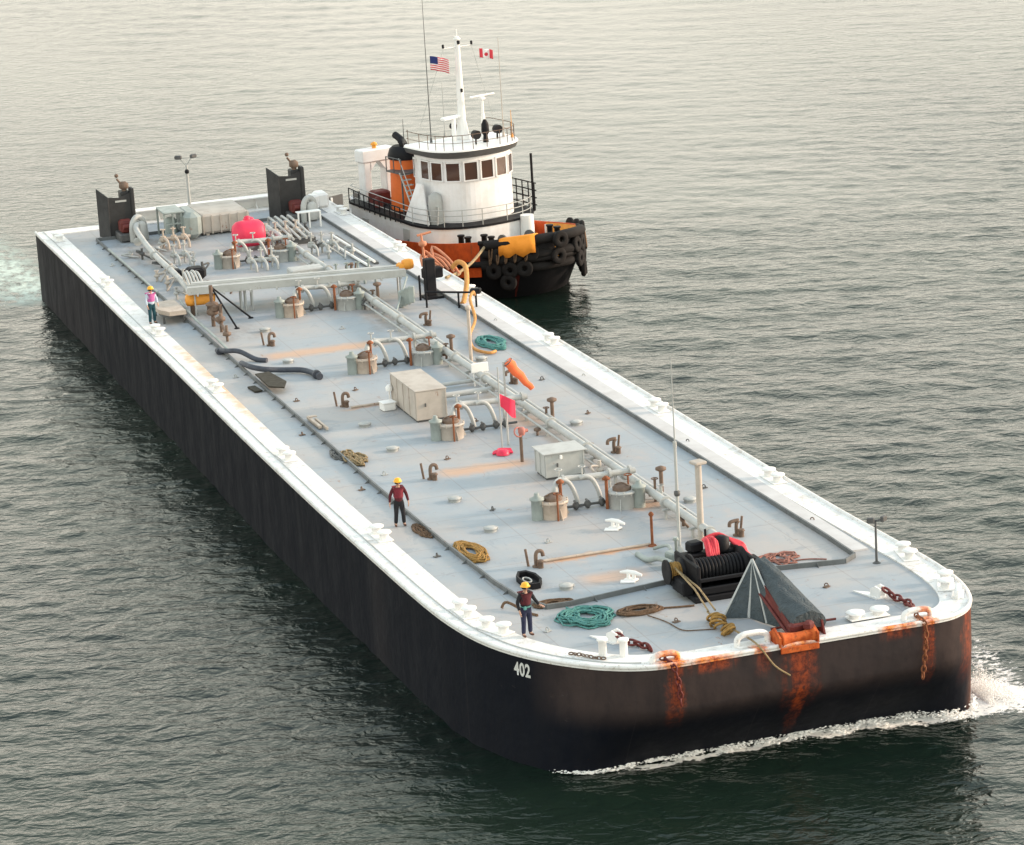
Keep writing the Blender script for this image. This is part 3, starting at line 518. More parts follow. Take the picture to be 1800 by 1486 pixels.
# ------------------------------------------------------------------ equipment on the deck
def cabinet(x0, x1, y0, y1, h, mat, label, lid=0.06):
    t = thing('deck_cabinet', ((x0 + x1) / 2, (y0 + y1) / 2, 0), label, 'cabinet')
    m = MB(); m.box(((x0 + x1) / 2, (y0 + y1) / 2, 0.08 + (h - 0.08) / 2), (x1 - x0, y1 - y0, h - 0.08), 0, 0.02); m.build('body', mat, t)
    m = MB(); m.box(((x0 + x1) / 2, (y0 + y1) / 2, h + 0.02), (x1 - x0 + lid, y1 - y0 + lid, 0.05), 0, 0.015); m.build('lid', mat, t)
    m = MB()
    k = max(2, int((y1 - y0) / 0.8))
    for i in range(k + 1): m = MB(); yy = y0 + 0.05 + (y1 - y0 - 0.1) * i / k; m.box((x0 - 0.012, yy, h / 2 + 0.03), (0.03, 0.04, h - 0.14)); m.build('rib', mat, t)
    for xx in (x0 + 0.03, x1 - 0.03): m = MB(); m.box((xx, y0 - 0.012, h / 2 + 0.03), (0.045, 0.03, h - 0.14)); m.build('rib', mat, t)
    m = MB(); m.box((x0 + 0.3 * (x1 - x0), y0 - 0.03, h * 0.55), (0.05, 0.05, 0.14)); m.build('handle', 'dgrey', t)
    m = MB(); m.box(((x0 + x1) / 2, (y0 + y1) / 2, 0.04), (x1 - x0 - 0.08, y1 - y0 - 0.08, 0.08)); m.build('skid', 'dgrey', t); return t
cabinet(6.75, 8.05, 32.4, 36.0, 1.28, 'beige', 'large beige steel box cabinet standing in the middle of the barge deck')
c2 = cabinet(8.6, 10.15, 21.7, 22.9, 1.0, 'lgrey', 'small grey cabinet with overhanging lid between the two front hatches and the red flag', 0.2)
m = MB(); m.box((9.2, 21.63, 0.85), (0.1, 0.1, 0.16), 0, 0.02); m.build('lamp', 'white', c2)
m = MB(); m.box((6.3, 35.1, 0.16), (0.55, 0.5, 0.3), 0.1, 0.03); m.box((6.3, 35.1, 0.34), (0.6, 0.55, 0.04), 0.1, 0.01); m.cyl((6.6, 35.8, 0), (6.6, 35.8, 0.7), 0.03); m.lathe((6.6, 35.8, 0.62), [(0.14, 0), (0.16, 0.15), (0.05, 0.26)], 12)
o = m.build('junction_box', 'white', None); tag(o, 'small white box with a short post at the left end of the beige cabinet', 'box')
m = MB(); m.box((10.9, 36.9, 0.8), (0.75, 0.06, 0.42), 0, 0.02); m.cyl((10.65, 36.95, 0), (10.65, 36.95, 0.8), 0.03); m.cyl((11.15, 36.95, 0), (11.15, 36.95, 0.8), 0.03); o = m.build('sign_board', 'white', None); tag(o, 'blank white sign board on two short legs beside the main pipeline', 'sign')

# antenna and posts near the bow
t = thing('radio_antenna', (9.65, 10.63, 0), 'tall thin whip antenna rising beside the black winch, highest pole on the barge', 'antenna')
m = MB(); m.cyl((9.65, 10.63, 0), (9.65, 10.63, 3.9), 0.06, 0.05); m.lathe((9.65, 10.63, 0), [(0.2, 0), (0.2, 0.04), (0.09, 0.3)], 12); m.lathe((9.65, 10.63, 3.9), [(0.07, -0.1), (0.07, 0.12)], 10); m.build('pole', 'lgrey', t)
m = MB(); m.cyl((9.65, 10.63, 3.95), (9.65, 10.63, 7.05), 0.028, 0.012, 6); m.build('whip', 'grey', t)
m = MB(); m.lathe((9.65, 10.63, 2.1), [(0.09, 0), (0.11, 0.06), (0.11, 0.16), (0.05, 0.2)], 10); m.build('clamp', 'dgrey', t)
t = thing('vent_post', (10.91, 11.8, 0), 'thick pale square topped vent post standing behind the black winch', 'post')
m = MB(); m.cyl((10.91, 11.8, 0), (10.91, 11.8, 2.75), 0.115, n=16); m.lathe((10.91, 11.8, 0), [(0.26, 0), (0.26, 0.05)], 14); m.build('pipe', 'beige', t)
m = MB(); m.box((10.91, 11.8, 2.82), (0.46, 0.46, 0.12), 0.2, 0.03); m.build('cap', 'beige', t)
m = MB(); m.cyl((9.17, 12.01, 0), (9.17, 12.01, 1.14), 0.05); m.lathe((9.17, 12.01, 1.1), [(0.08, 0), (0.1, 0.06), (0.04, 0.14)], 10); m.lathe((9.17, 12.01, 0), [(0.16, 0), (0.12, 0.06)], 12)
tag(m.build('rusty_standpipe', 'rust', None), 'short thin rusty standpipe at the right end of the rust stripe behind the winch', 'pipe')
t = thing('floodlight_post', (15.14, 6.49, 0), 'slim dark post with a two lamp floodlight near the right bow corner', 'floodlight')
m = MB(); m.cyl((15.14, 6.49, 0), (15.14, 6.49, 1.5), 0.045, 0.035); m.lathe((15.14, 6.49, 0), [(0.15, 0), (0.07, 0.06)], 10); m.tube([(14.9, 6.49, 1.5), (15.4, 6.45, 1.5)], 0.03, 6); m.build('post', 'dgrey', t)
for dx in (-0.22, 0.26):
    m = MB(); m.box((15.14 + dx, 6.4, 1.55), (0.26, 0.14, 0.2), dx * 2, 0.03); m.build('lamp', 'dgrey', t)

# windsock, red flag
t = thing('windsock', (8.95, 27.3, 0), 'orange windsock hanging from a pale pole in the middle of the deck', 'windsock')
m = MB(); m.cyl((8.95, 27.3, 0), (8.95, 27.3, 3.35), 0.045, n=8); m.tube([(8.95, 27.3, 3.3), (9.2, 27.3, 3.4), (9.3, 27.3, 3.3)], 0.02, 6); m.build('pole', 'lgrey', t)
m = MB(); d = Vector((0.92, -0.1, -1.18)); p0 = Vector((9.12, 27.3, 3.32)); m.tube([p0 + d * k / 8 + Vector((0.03 * math.sin(k * 2), 0, 0.02 * math.sin(k * 1.7))) for k in range(9)], [0.20, 0.205, 0.19, 0.185, 0.165, 0.155, 0.135, 0.12, 0.11], 14); m.build('sleeve', 'windsock', t)
m = MB(); m.torus(p0, 0.21, 0.02, 18, 6, tuple(d)); m.build('hoop', 'dgrey', t)
t = thing('warning_flag', (8.54, 26.81, 0), 'pinkish red flag on a thin dark pole left of the windsock', 'flag')
m = MB(); m.cyl((8.54, 26.81, 0), (8.54, 26.81, 3.3), 0.035, 0.025, 8); m.build('pole', 'grey', t)
m = MB(); nu, nv = 10, 6; vs = []
for sgn in (-1, 1):
    for i in range(nu + 1):
        for j in range(nv + 1):
            u, v = i / nu, j / nv; vs.append((8.57 + 0.62 * u, 26.81 + 0.06 * math.sin(u * 7 + v) + sgn * 0.004, 2.22 - 0.36 * u - v * (0.62 - 0.12 * math.cos(u * 4))))
A = (nu + 1) * (nv + 1)
for i in range(nu):
    for j in range(nv):
        q = i * (nv + 1) + j; m.f.append((q, q + 1, q + nv + 2, q + nv + 1)); m.f.append((A + q, A + q + nv + 1, A + q + nv + 2, A + q + 1)); m.sm += [True, True]
m.v = vs; m.build('cloth', 'red', t)
t = thing('hydrant', (8.95, 24.7, 0), 'rusty brown hydrant post with pink handwheel in front of the windsock', 'hydrant')
m = MB(); m.cyl((8.65, 24.7, 0), (8.65, 24.7, 1.0), 0.06); m.box((8.65, 24.7, 0.55), (0.1, 0.1, 1.1)); m.build('post', 'brown', t)
m = MB(); m.torus((8.55, 24.65, 1.2), 0.18, 0.035, 16, 6, (0.3, -1, 0.4)); m.lathe((8.7, 24.7, 1.05), [(0.1, 0), (0.14, 0.1), (0.14, 0.26), (0.06, 0.32)], 12); m.tube([(8.7, 24.7, 1.2), (8.95, 24.75, 1.2)], 0.07); m.build('handwheel', paint('faded_pink_red', (0.45, 0.17, 0.14), 0.6), t)
m = MB()
for k in range(5): m.tube(smooth_path([(7.95 + 0.05 * k, 26.2 + 0.1 * math.sin(k), 0.05 + 0.02 * k), (8.3, 26.25 - 0.22 + 0.1 * k, 0.13), (8.7, 26.0 + 0.05 * k, 0.05 + 0.02 * k)], 4), 0.05, 6)
m.lathe((8.3, 26.0, 0.02), [(0.26, 0), (0.24, 0.14), (0.1, 0.2)], 14); o = m.build('red_hose_bundle', 'red', None); tag(o, 'small red hose bundle lying flat on the deck below the windsock', 'hose')

# winch
t = thing('deck_winch', (9.2, 6.7, 0), 'big black towing winch at the bow with red hoses on top', 'winch')
m = MB()
m.box((9.35, 6.5, 0.10), (2.5, 2.4, 0.2), 0, 0.03); m.box((8.35, 6.5, 0.65), (0.14, 2.1, 1.1), 0, 0.04); m.box((10.35, 6.5, 0.65), (0.14, 2.1, 1.1), 0, 0.04); m.box((9.35, 7.4, 0.62), (2.0, 0.5, 0.9), 0, 0.05)
m.box((9.35, 5.42, 0.35), (2.0, 0.12, 0.22), 0, 0.02); m.box((9.35, 5.42, 0.72), (2.0, 0.10, 0.12), 0, 0.02); m.box((8.05, 6.2, 0.4), (0.4, 1.0, 0.5), 0, 0.05); m.build('frame', 'black', t)
m = MB(); m.lathe((9.35, 6.45, 0.72), [(0.62, -0.95), (0.62, -0.88), (0.36, -0.86), (0.36, 0.86), (0.62, 0.88), (0.62, 0.95)], 26, 'X')
for k in range(13): m.torus((8.58 + 0.128 * k, 6.45, 0.72), 0.385, 0.06, 22, 6, (1, 0, 0))
m.build('drum', 'black', t)
m = MB(); m.lathe((8.0, 6.85, 0.72), [(0.42, -0.28), (0.42, -0.22), (0.2, -0.2), (0.2, 0.2), (0.42, 0.22), (0.42, 0.28)], 22, 'X'); m.build('warping_head', 'black', t)
m = MB()
for k in range(5): m.torus((7.84 + 0.08 * k, 6.85, 0.72), 0.25 + 0.02 * (k % 2), 0.05, 20, 6, (1, 0, 0))
m.build('rope_wrap', 'goldrope', t)
m = MB(); m.box((9.0, 7.5, 1.25), (0.5, 0.45, 0.35), 0.2, 0.06); m.lathe((9.9, 7.3, 1.05), [(0.26, 0), (0.26, 0.42), (0.1, 0.5)], 16); m.cyl((9.45, 7.6, 1.0), (9.45, 7.6, 1.75), 0.04); m.box((10.7, 6.7, 0.75), (0.55, 0.8, 0.12), 0, 0.03); m.cyl((10.6, 7.2, 0.1), (10.6, 7.2, 0.8), 0.05); m.build('motor', 'black', t)
m = MB()
for k in range(6): m.tube(smooth_path([(9.15 + 0.07 * k, 6.6, 1.05 + 0.05 * math.sin(k)), (9.2 + 0.08 * k, 7.0, 1.5 + 0.06 * math.sin(k * 2)), (9.35 + 0.05 * k, 7.5, 1.45), (9.9 + 0.05 * k, 7.5, 1.55 - 0.04 * k), (10.35 + 0.05 * k, 7.2, 1.2), (10.7, 6.6 + 0.1 * k, 0.86)], 4), 0.055, 6)
m.build('hydraulic_hose', paint('red_hose_rubber', (0.62, 0.05, 0.07), 0.6, 0.2, 5), t)
m = MB(); m.tube(smooth_path([(8.3, 11.2, 0.06), (8.35, 10.3, 0.1), (8.5, 9.6, 0.32), (8.6, 8.6, 0.4)], 4), 0.10, 8); m.tube(smooth_path([(9.0, 11.4, 0.1), (9.2, 10.6, 0.4), (9.0, 9.6, 0.45), (8.9, 8.4, 0.5)], 4), 0.06, 8); m.box((8.9, 9.4, 0.3), (0.3, 0.5, 0.5), 0.3, 0.05); m.lathe((9.25, 9.9, 0), [(0.05, 0), (0.05, 0.75), (0.12, 0.78), (0.08, 0.88)], 10)
tag(m.build('hydraulic_pipe_set', 'green', None), 'bent grey green pipes and small valve box just behind the black winch', 'pipes')
m = MB()
for dz in (0, 0.1): m.tube([(7.95 + dz, 6.6, 0.9 - dz), (8.0 + dz * 1.6, 5.0, 0.62), (7.9 + dz * 2.4, 3.6, 0.3)], 0.035, 6)
m.tube(smooth_path([(7.9, 3.7, 0.25), (7.95, 2.6, 0.2), (8.05, 1.6, 0.2), (8.12, 0.5, 0.22), (8.2, -0.06, 0.1), (8.6, -0.12, -0.5), (9.1, -0.14, -0.9)], 4), 0.032, 6)
tag(m.build('mooring_line', 'rope', None), 'tan doubled line running from the winch to the middle white fairlead at the bow', 'rope')
m = MB()
for k in range(9):
    a = k * 0.7; m.torus((7.95 + 0.10 * math.sin(a * 2.1), 3.3 - 0.19 * k, 0.14 + 0.05 * math.cos(a)), 0.20 + 0.03 * math.sin(a), 0.045, 16, 6, (0.5 * math.sin(a), 0.8, 0.9), (1, 1.3))
tag(m.build('rope_bundle', 'goldrope', None), 'golden brown heap of rope on the line between winch and bow', 'rope')

# A-frame plates and inclined stowage ramp
t = thing('chute_trestle', (9.3, 3.2, 0), 'grey folded A shaped trestle plates beside the dark inclined ramp at the bow', 'trestle')
ap = Vector((9.55, 3.75, 1.75)); m = MB()
for a, b in (((8.35, 3.45, 0.02), (9.05, 3.15, 0.02)), ((9.15, 3.1, 0.02), (9.35, 2.35, 0.02)), ((9.4, 2.3, 0.02), (9.65, 1.55, 0.02))):
    m.slab([a, b, ap], 0.04)
m.build('plate', 'mgrey', t)
m = MB(); m.tube([(8.35, 3.45, 0.03), ap], 0.045, 8); m.tube([(9.1, 3.1, 0.03), ap], 0.045, 8); m.tube([(9.38, 2.3, 0.03), ap], 0.045, 8); m.tube([(9.65, 1.55, 0.03), ap], 0.04, 8); m.build('rib', 'grey', t)
t = thing('bow_ramp', (10.1, 2.0, 0), 'dark grey canvas covered chute sloping down over the rusty bow roller', 'chute')
a = Vector((9.98, 4.1, 1.42)); b = Vector((10.1, 0.55, 0.40)); m = MB(); rings = []
for k in range(9):
    q = a.lerp(b, k / 8); wv = 0.28 + 0.30 * min(1, k / 6); hh = 0.24 + 0.05 * math.sin(k * 0.9) + 0.16 * (k / 8)
    rings.append([q + Vector((wv * math.cos(th), 0, hh * math.sin(th) + 0.035 * math.sin(th * 7 + k * 1.3) * math.sin(th))) for th in [math.pi * j / 16 for j in range(17)]] + [q + Vector((-wv * 0.9, 0, -0.12)), q + Vector((wv * 0.9, 0, -0.12))])
m.loft(rings, True, True); m.build('canvas_cover', 'mgrey', t)
m = MB(); m.slab([a + Vector((-0.30, 0, 0.02)), a + Vector((-0.42, 0, -0.3)), b + Vector((-0.62, 0, -0.40)), b + Vector((-0.58, 0, 0.05))], 0.06); m.slab([(10.6, 1.2, 0.02), (10.6, 0.4, 0.02), (10.55, 0.5, 0.5), (10.5, 1.4, 0.7)], 0.06); m.slab([(9.6, 3.4, 0.02), (9.6, 2.8, 0.02), (9.6, 3.3, 1.3)], 0.08); m.build('side_plate', 'dred', t)
m = MB(); m.tube([a + Vector((-0.5, 0, -0.3)), b + Vector((-0.7, 0, -0.25))], 0.05, 8); m.tube([(9.2, 1.55, 0.1), (9.75, 1.5, 0.12)], 0.04, 6); m.tube([(10.7, 1.5, 0.12), (11.4, 1.45, 0.12)], 0.04, 6)
m.build('chain', 'dred', t)
t = thing('bow_roller', (9.55, 0.2, 0), 'bright orange rusted roller hanging over the bow edge below the dark chute', 'roller')
m = MB(); m.lathe((9.5, 0.15, 0.2), [(0.16, -0.6), (0.27, -0.58), (0.23, -0.5), (0.18, -0.2), (0.17, 0), (0.18, 0.2), (0.23, 0.5), (0.27, 0.58), (0.16, 0.6)], 18, 'X'); m.build('drum', 'rustor', t)
m = MB()
for xx in (8.86, 10.14): m.slab([(xx, 0.75, 0.03), (xx, -0.12, 0.03), (xx, -0.14, 0.35), (xx, 0.35, 0.55), (xx, 0.75, 0.3)], 0.06)
m.box((9.5, -0.06, -0.10), (1.3, 0.05, 0.2), 0, 0.015); m.box((9.5, 0.7, 0.07), (1.3, 0.6, 0.05), 0, 0.01); m.build('bracket', 'rustor', t)
m = MB(); m.box((9.75, 0.6, 0.35), (0.7, 0.35, 0.35), 0.1, 0.08); m.box((9.95, 0.25, 0.5), (0.35, 0.3, 0.3), 0.4, 0.08); m.build('anchor_head', 'dred', t)

# chains
def chain(name, pts, r, mat, label, group=None):
    m = MB(); P = smooth_path(pts, 10); last = None; k = 0
    for i in range(1, len(P)):
        d = (P[i] - P[i - 1]).normalized()
        if last is None or (P[i] - last).length > r * 2.1:
            n1 = d.cross(Vector((0.2, 1, 0.3))).normalized(); n2 = d.cross(n1); sd_ = n1 if k % 2 else n2; sd_ = (sd_ + (n2 if k % 2 else n1) * 0.3 * math.sin(k * 2.3)).normalized()
            m.tube([P[i] + d * r * 1.5 * math.cos(q) + sd_ * r * 0.85 * math.sin(q) for q in [2 * math.pi * j / 12 for j in range(12)]], r * 0.36, 6, False, None, True); last = P[i]; k += 1
    tag(m.build(name, mat, None), label, 'chain', group)
chain('anchor_chain', [(4.55, 2.85, 0.25), (4.7, 2.5, 0.14), (4.95, 2.15, 0.12), (5.1, 1.75, 0.12), (5.12, 1.6, 0.1)], 0.12, 'dred', 'dark red chain heap on the white towing pad at the left of the bow')
chain('anchor_chain', [(13.85, 2.95, 0.26), (13.95, 2.6, 0.14), (14.05, 2.25, 0.12), (14.1, 1.7, 0.12), (13.95, 1.2, 0.1)], 0.12, 'dred', 'dark chain on the white towing pad near the right bow corner')
chain('hanging_chain', [(13.75, 0.5, 0.16), (13.75, 0.12, 0.14), (13.78, -0.16, -0.1), (13.72, -0.18, -0.9), (13.62, -0.16, -1.7)], 0.08, 'rust', 'rusty chain hanging down the front of the bow at the right')
chain('hanging_chain', [(5.1, 0.45, 0.14), (5.2, 0.1, 0.12), (5.3, -0.18, -0.15), (5.38, -0.2, -0.8), (5.42, -0.18, -1.3)], 0.09, 'dred', 'dark rusty chain hanging from the left bow fairlead')
chain('short_chain', [(2.75, 2.35, 0.1), (3.0, 2.0, 0.12), (3.3, 1.6, 0.1), (3.6, 1.35, 0.1)], 0.06, 'brown', 'short brown chain on the white edge right of the number 402')

# rope coils
def coil(x, y, rx, ry, r, mat, label, turns=7, mess=0.06, group='rope coils lying on the deck', tail=None):
    m = MB(); turns = int(turns * 1.7); r = r * 0.72; mess = mess * 1.25
    for k in range(turns):
        f = 1 - 0.075 * (k % 8) + random.uniform(-0.04, 0.04); ph = random.random() * 6.28; pts = []
        for i in range(30):
            a = 2 * math.pi * i / 30; w_ = 1 + mess * math.sin(3 * a + ph) + mess * 0.6 * math.sin(5 * a + ph * 2)
            w_ += 0.05 * math.sin(9 * a + ph * 3) * mess * 8; pts.append((x + rx * f * w_ * math.cos(a) + 0.07 * math.sin(ph), y + ry * f * w_ * math.sin(a), r + 0.6 * r * (k // 3) + 0.5 * r * math.sin(a * 2 + ph) ** 2))
        m.tube(pts, r, 6, False, None, True)
    if tail: m.tube(smooth_path([(px, py, r + 0.01) for px, py in tail], 5), r, 6)
    tag(m.build('rope_coil', mat, None), label, 'rope', group)
coil(3.25, 14.3, 0.42, 1.25, 0.05, 'goldrope', 'golden brown rope coil lying against the left coaming', 9, 0.08)
coil(4.45, 5.6, 0.80, 0.95, 0.045, 'teal', 'large teal rope coil on the bow deck beside the standing worker', 12, 0.12, tail=[(4.2, 6.9), (4.3, 6.3), (4.0, 5.4)])
coil(6.2, 5.45, 0.72, 0.42, 0.045, 'brownrope', 'flat oval tan brown rope coil between the teal coil and the winch', 8, 0.05, tail=[(6.8, 5.4), (7.5, 5.2), (8.0, 5.1)])
coil(3.9, 7.5, 0.62, 0.28, 0.045, 'brownrope', 'narrow brown rope coil on the coaming right behind the worker at the bow', 6, 0.08)
coil(12.45, 8.5, 0.55, 0.65, 0.035, paint('reddish_hose', (0.30, 0.13, 0.10), 0.8, 0.3, 7), 'reddish brown loops of hose on the deck right of the winch', 5, 0.25, tail=[(12.8, 8.0), (13.3, 7.9), (13.8, 7.6)])
coil(13.65, 43.9, 0.52, 1.3, 0.06, 'teal', 'teal rope coil far back by the right coaming', 8, 0.08)
coil(2.5, 17.7, 0.22, 0.85, 0.045, 'brownrope', 'brown rope lump on the coaming behind the feet of the middle worker', 5, 0.15)
coil(2.95, 28.4, 0.28, 0.9, 0.05, 'rope', 'pale tangled rope lump on the left coaming halfway along the barge', 6, 0.3)
coil(2.55, 29.2, 0.25, 0.7, 0.04, 'dgrey', 'dark wire coil just outside the left coaming halfway along the barge', 5, 0.2)
m = MB(); m.tube(smooth_path([(6.3, 4.9, 0.03), (6.6, 4.0, 0.03), (6.75, 3.0, 0.03), (7.2, 2.75, 0.03), (7.7, 2.6, 0.03)], 5), 0.018, 6); tag(m.build('thin_line', 'brownrope', None), 'thin loose line curling over the bow deck from the oval coil to the golden heap', 'rope')
m = MB(); m.tube(smooth_path([(2.3, 7.9, 0.04), (2.5, 7.9, 0.2), (2.9, 7.0, 0.05), (3.1, 6.6, 0.04)], 5), 0.05, 6); tag(m.build('rope_end', 'brownrope', None), 'short brown rope end on the deck left of the worker at the bow', 'rope')
# octagonal black tray with ring
t = thing('octagonal_tray', (4.0, 10.1, 0), 'black eight sided tray lying on the deck behind the worker at the bow', 'tray'); t.rotation_euler = (0, 0, 0)
oc = [(4.0 + 0.38 * math.cos(R(45 * k + 22)), 10.1 + 0.85 * math.sin(R(45 * k + 22))) for k in range(8)]; oi = [(4.0 + (x - 4.0) * 0.8, 10.1 + (y - 10.1) * 0.86) for x, y in oc]
m = MB(); m.prism(oc, 0.02, 0.05)
for i in range(8): j = (i + 1) % 8; m.add([(*oc[i], 0.05), (*oc[j], 0.05), (*oi[j], 0.05), (*oi[i], 0.05), (*oc[i], 0.22), (*oc[j], 0.22), (*oi[j], 0.2), (*oi[i], 0.2)], [(0, 1, 5, 4), (4, 5, 6, 7), (2, 3, 7, 6)])
m.build('tray', 'black', t); m = MB(); m.torus((3.93, 10.1, 0.12), 0.13, 0.03, 18, 6, (0, 0, 1), (1, 2.2)); m.build('ring', 'grey', t)

# small red item, mat, plank
m = MB(); m.prism([(2.62, 42.9), (3.25, 43.0), (3.5, 40.9), (3.15, 39.9), (2.6, 40.4)], 0.27, 0.33); m.box((2.2, 41.3, 0.06), (0.35, 1.0, 0.08), 0.1, 0.02); tag(m.build('rubber_mat', paint('dark_olive_rubber', (0.035, 0.03, 0.02), 0.8, 0.3, 5), None), 'dark olive rubber mat lying over the left coaming', 'mat')
m = MB(); m.box((2.95, 34.3, 0.12), (0.14, 1.8, 0.14), 0.02, 0.02); m.box((3.15, 33.9, 0.12), (0.10, 1.7, 0.14), 0.02, 0.02); m.box((3.05, 34.9, 0.22), (0.34, 0.2, 0.05), 0, 0.01); tag(m.build('timber_block', 'peach', None), 'small tan timber planks beside the left coaming', 'timber')

# ------------------------------------------------------------------ hoses and manifold, left midships
m = MB(); m.tube(smooth_path([(2.35, 49.0, 0.12), (2.6, 47.9, 0.3), (3.0, 47.3, 0.34), (3.5, 46.4, 0.12), (3.9, 46.0, 0.1)], 6), 0.11, 10); m.lathe((2.4, 48.7, 0.12), [(0.17, -0.1), (0.17, 0.1)], 12, 'Y')
tag(m.build('cargo_hose', 'hose', None), 'short dark cargo hose draped over the left coaming near the valve stand', 'hose')
m = MB(); m.tube(smooth_path([(2.6, 45.3, 0.3), (2.75, 44.2, 0.34), (3.2, 43.6, 0.3), (3.9, 43.6, 0.18), (4.7, 43.2, 0.16), (5.0, 42.6, 0.15), (5.1, 42.0, 0.15)], 6), 0.12, 10); m.lathe((5.1, 41.95, 0.17), [(0.2, -0.1), (0.2, 0.1)], 12, 'Y'); m.lathe((5.15, 41.7, 0.15), [(0.15, -0.1), (0.15, 0.1)], 12, 'Y')
tag(m.build('cargo_hose', 'hose', None), 'longer dark cargo hose with flanged end lying beside the dark mat', 'hose')
t = thing('valve_stand', (3.3, 53.5, 0), 'dark brown stacked valve stand with two long struts on the left side of the deck', 'valve stand')
m = MB(); m.cyl((3.45, 54.4, 0), (3.45, 54.4, 1.95), 0.09); m.lathe((3.45, 54.4, 0.55), [(0.2, 0), (0.28, 0.06), (0.28, 0.2), (0.16, 0.28), (0.16, 0.42), (0.3, 0.46), (0.3, 0.55), (0.14, 0.62)], 14); m.cyl((3.75, 54.0, 0.2), (3.75, 54.0, 1.1), 0.08); m.box((3.6, 54.2, 0.9), (0.5, 0.3, 0.3), 0.3, 0.06)
m.cyl((3.5, 53.0, 0), (3.5, 53.0, 0.9), 0.07); m.lathe((3.5, 53.0, 0.5), [(0.1, 0), (0.22, 0.04), (0.22, 0.2), (0.1, 0.26)], 12); m.tube([(3.45, 54.4, 0.4), (3.5, 53.0, 0.4), (3.3, 51.0, 0.35)], 0.07); m.cyl((3.3, 51.0, 0), (3.3, 51.0, 0.75), 0.06); m.lathe((3.3, 51.0, 0.25), [(0.1, 0), (0.2, 0.04), (0.2, 0.16), (0.1, 0.2)], 12); m.build('valve_stack', 'brown', t)
for e in ((4.3, 53.3, 0.03), (5.4, 55.1, 0.03)):
    m = MB(); m.tube([(3.5, 54.5, 1.85), e], 0.045, 8); m.lathe((e[0], e[1], 0), [(0.14, 0), (0.1, 0.05)], 10); m.build('strut', 'black', t)
t = thing('orange_fuel_tank', (3.5, 57.6, 0), 'small orange yellow cylindrical tank under the left end of the cross walkway', 'tank')
m = MB(); m.lathe((3.55, 57.4, 0.72), [(0.1, -0.72), (0.27, -0.66), (0.3, -0.5), (0.3, 0.5), (0.27, 0.66), (0.1, 0.72)], 20, 'X'); m.build('tank', 'yellow', t)
m = MB()
for xx in (3.15, 3.95): m.box((xx, 57.4, 0.24), (0.12, 0.5, 0.46), 0, 0.02)
m.build('saddle', 'brown', t)
t = thing('drip_tray', (1.95, 57.3, 0), 'raised rusty tan drip tray with dark underside beside the farthest worker', 'tray')
m = MB(); m.prism([(1.35, 58.3), (1.35, 56.6), (1.7, 55.8), (2.5, 55.8), (2.5, 58.5)], 0.42, 0.62); m.build('tray', 'peach', t)
m = MB(); m.box((2.0, 57.2, 0.38), (1.2, 2.4, 0.08)); 
for q in ((1.5, 56.2), (2.4, 56.0), (1.5, 58.1), (2.4, 58.3)): m.cyl((*q, 0), (*q, 0.4), 0.05)
m.build('stand', 'dgrey', t)
m = MB(); m.box((4.95, 64.7, 0.45), (0.95, 0.9, 0.6), 0.1, 0.15); m.box((4.2, 65.4, 0.35), (0.45, 0.8, 0.5), 0, 0.12); m.lathe((4.95, 64.1, 0.45), [(0.28, -0.05), (0.28, 0.1)], 16, 'Y'); tag(m.build('black_power_unit', 'black', None), 'squat black power unit just behind the left end of the cross walkway', 'machine')
m = MB()
for k in range(5): m.tube(smooth_path([(3.9 + 0.12 * k, 62.6, 0.02), (3.9 + 0.12 * k, 62.4, 0.9 + 0.1 * (k % 2)), (3.75 + 0.16 * k, 61.3, 1.1), (3.7 + 0.16 * k, 60.0, 0.5), (3.7 + 0.1 * k, 59.6, 0.02)], 4), 0.06, 8)
tag(m.build('pipe_manifold', 'lgrey', None), 'cluster of pale bent pipes at the left end of the cross walkway', 'manifold')

# ------------------------------------------------------------------ hose station, right midships
t = thing('hose_post', (13.9, 54.9, 0), 'black steel hose post with orange tangled pipework at the right edge beside the tug', 'hose station')
m = MB(); m.box((14.1, 54.6, 0.95), (0.5, 0.45, 1.9), 0.1, 0.05); m.box((14.3, 54.8, 1.15), (0.95, 0.5, 0.5), 0.1, 0.05); m.cyl((13.5, 54.3, 0), (13.5, 54.3, 1.2), 0.05); m.box((14.15, 54.5, 0.06), (0.9, 0.8, 0.12)); m.build('post', 'black', t)
m = MB()
for k in range(5): m.tube(smooth_path([(14.0 + 0.16 * k, 55.3, 1.4), (14.05 + 0.2 * k, 55.6 + 0.2 * k, 1.85 + 0.2 * math.sin(k * 2)), (14.45 + 0.22 * k, 55.4, 1.6), (14.75 + 0.22 * k, 55.2 - 0.1 * k, 1.35 - 0.1 * k)], 4), 0.07, 8)
m.cyl((14.2, 55.4, 1.0), (14.1, 55.6, 2.9), 0.06); m.tube([(13.9, 55.6, 2.85), (14.6, 55.6, 2.95)], 0.06); m.lathe((14.15, 55.6, 2.3), [(0.1, 0), (0.2, 0.06), (0.2, 0.2), (0.1, 0.26)], 12); m.build('pipework', paint('salmon_orange_pipe', (0.55, 0.22, 0.12), 0.6, 0.3, 4, 0.1), t)
m = MB(); m.lathe((13.45, 56.0, 1.45), [(0.22, -0.25), (0.26, -0.1), (0.26, 0.1), (0.22, 0.25)], 18, 'X'); m.box((13.1, 56.0, 1.3), (0.3, 0.5, 0.5), 0.2, 0.08); m.build('reel', 'yellow', t)
m = MB(); m.tube(smooth_path([(15.35, 54.9, 1.25), (15.55, 54.6, 1.55), (15.75, 54.1, 1.4), (15.5, 53.2, 0.8), (15.05, 52.4, 0.1), (14.9, 52.2, 0.05)], 5), 0.12, 10); tag(m.build('yellow_hose', 'mutedorange', None), 'thick yellow orange hose arching down beside the black hose post', 'hose')
t = thing('low_rail_frame', (14.2, 51, 0), 'low black rail frame on two legs between the hose post and the white edge', 'rail')
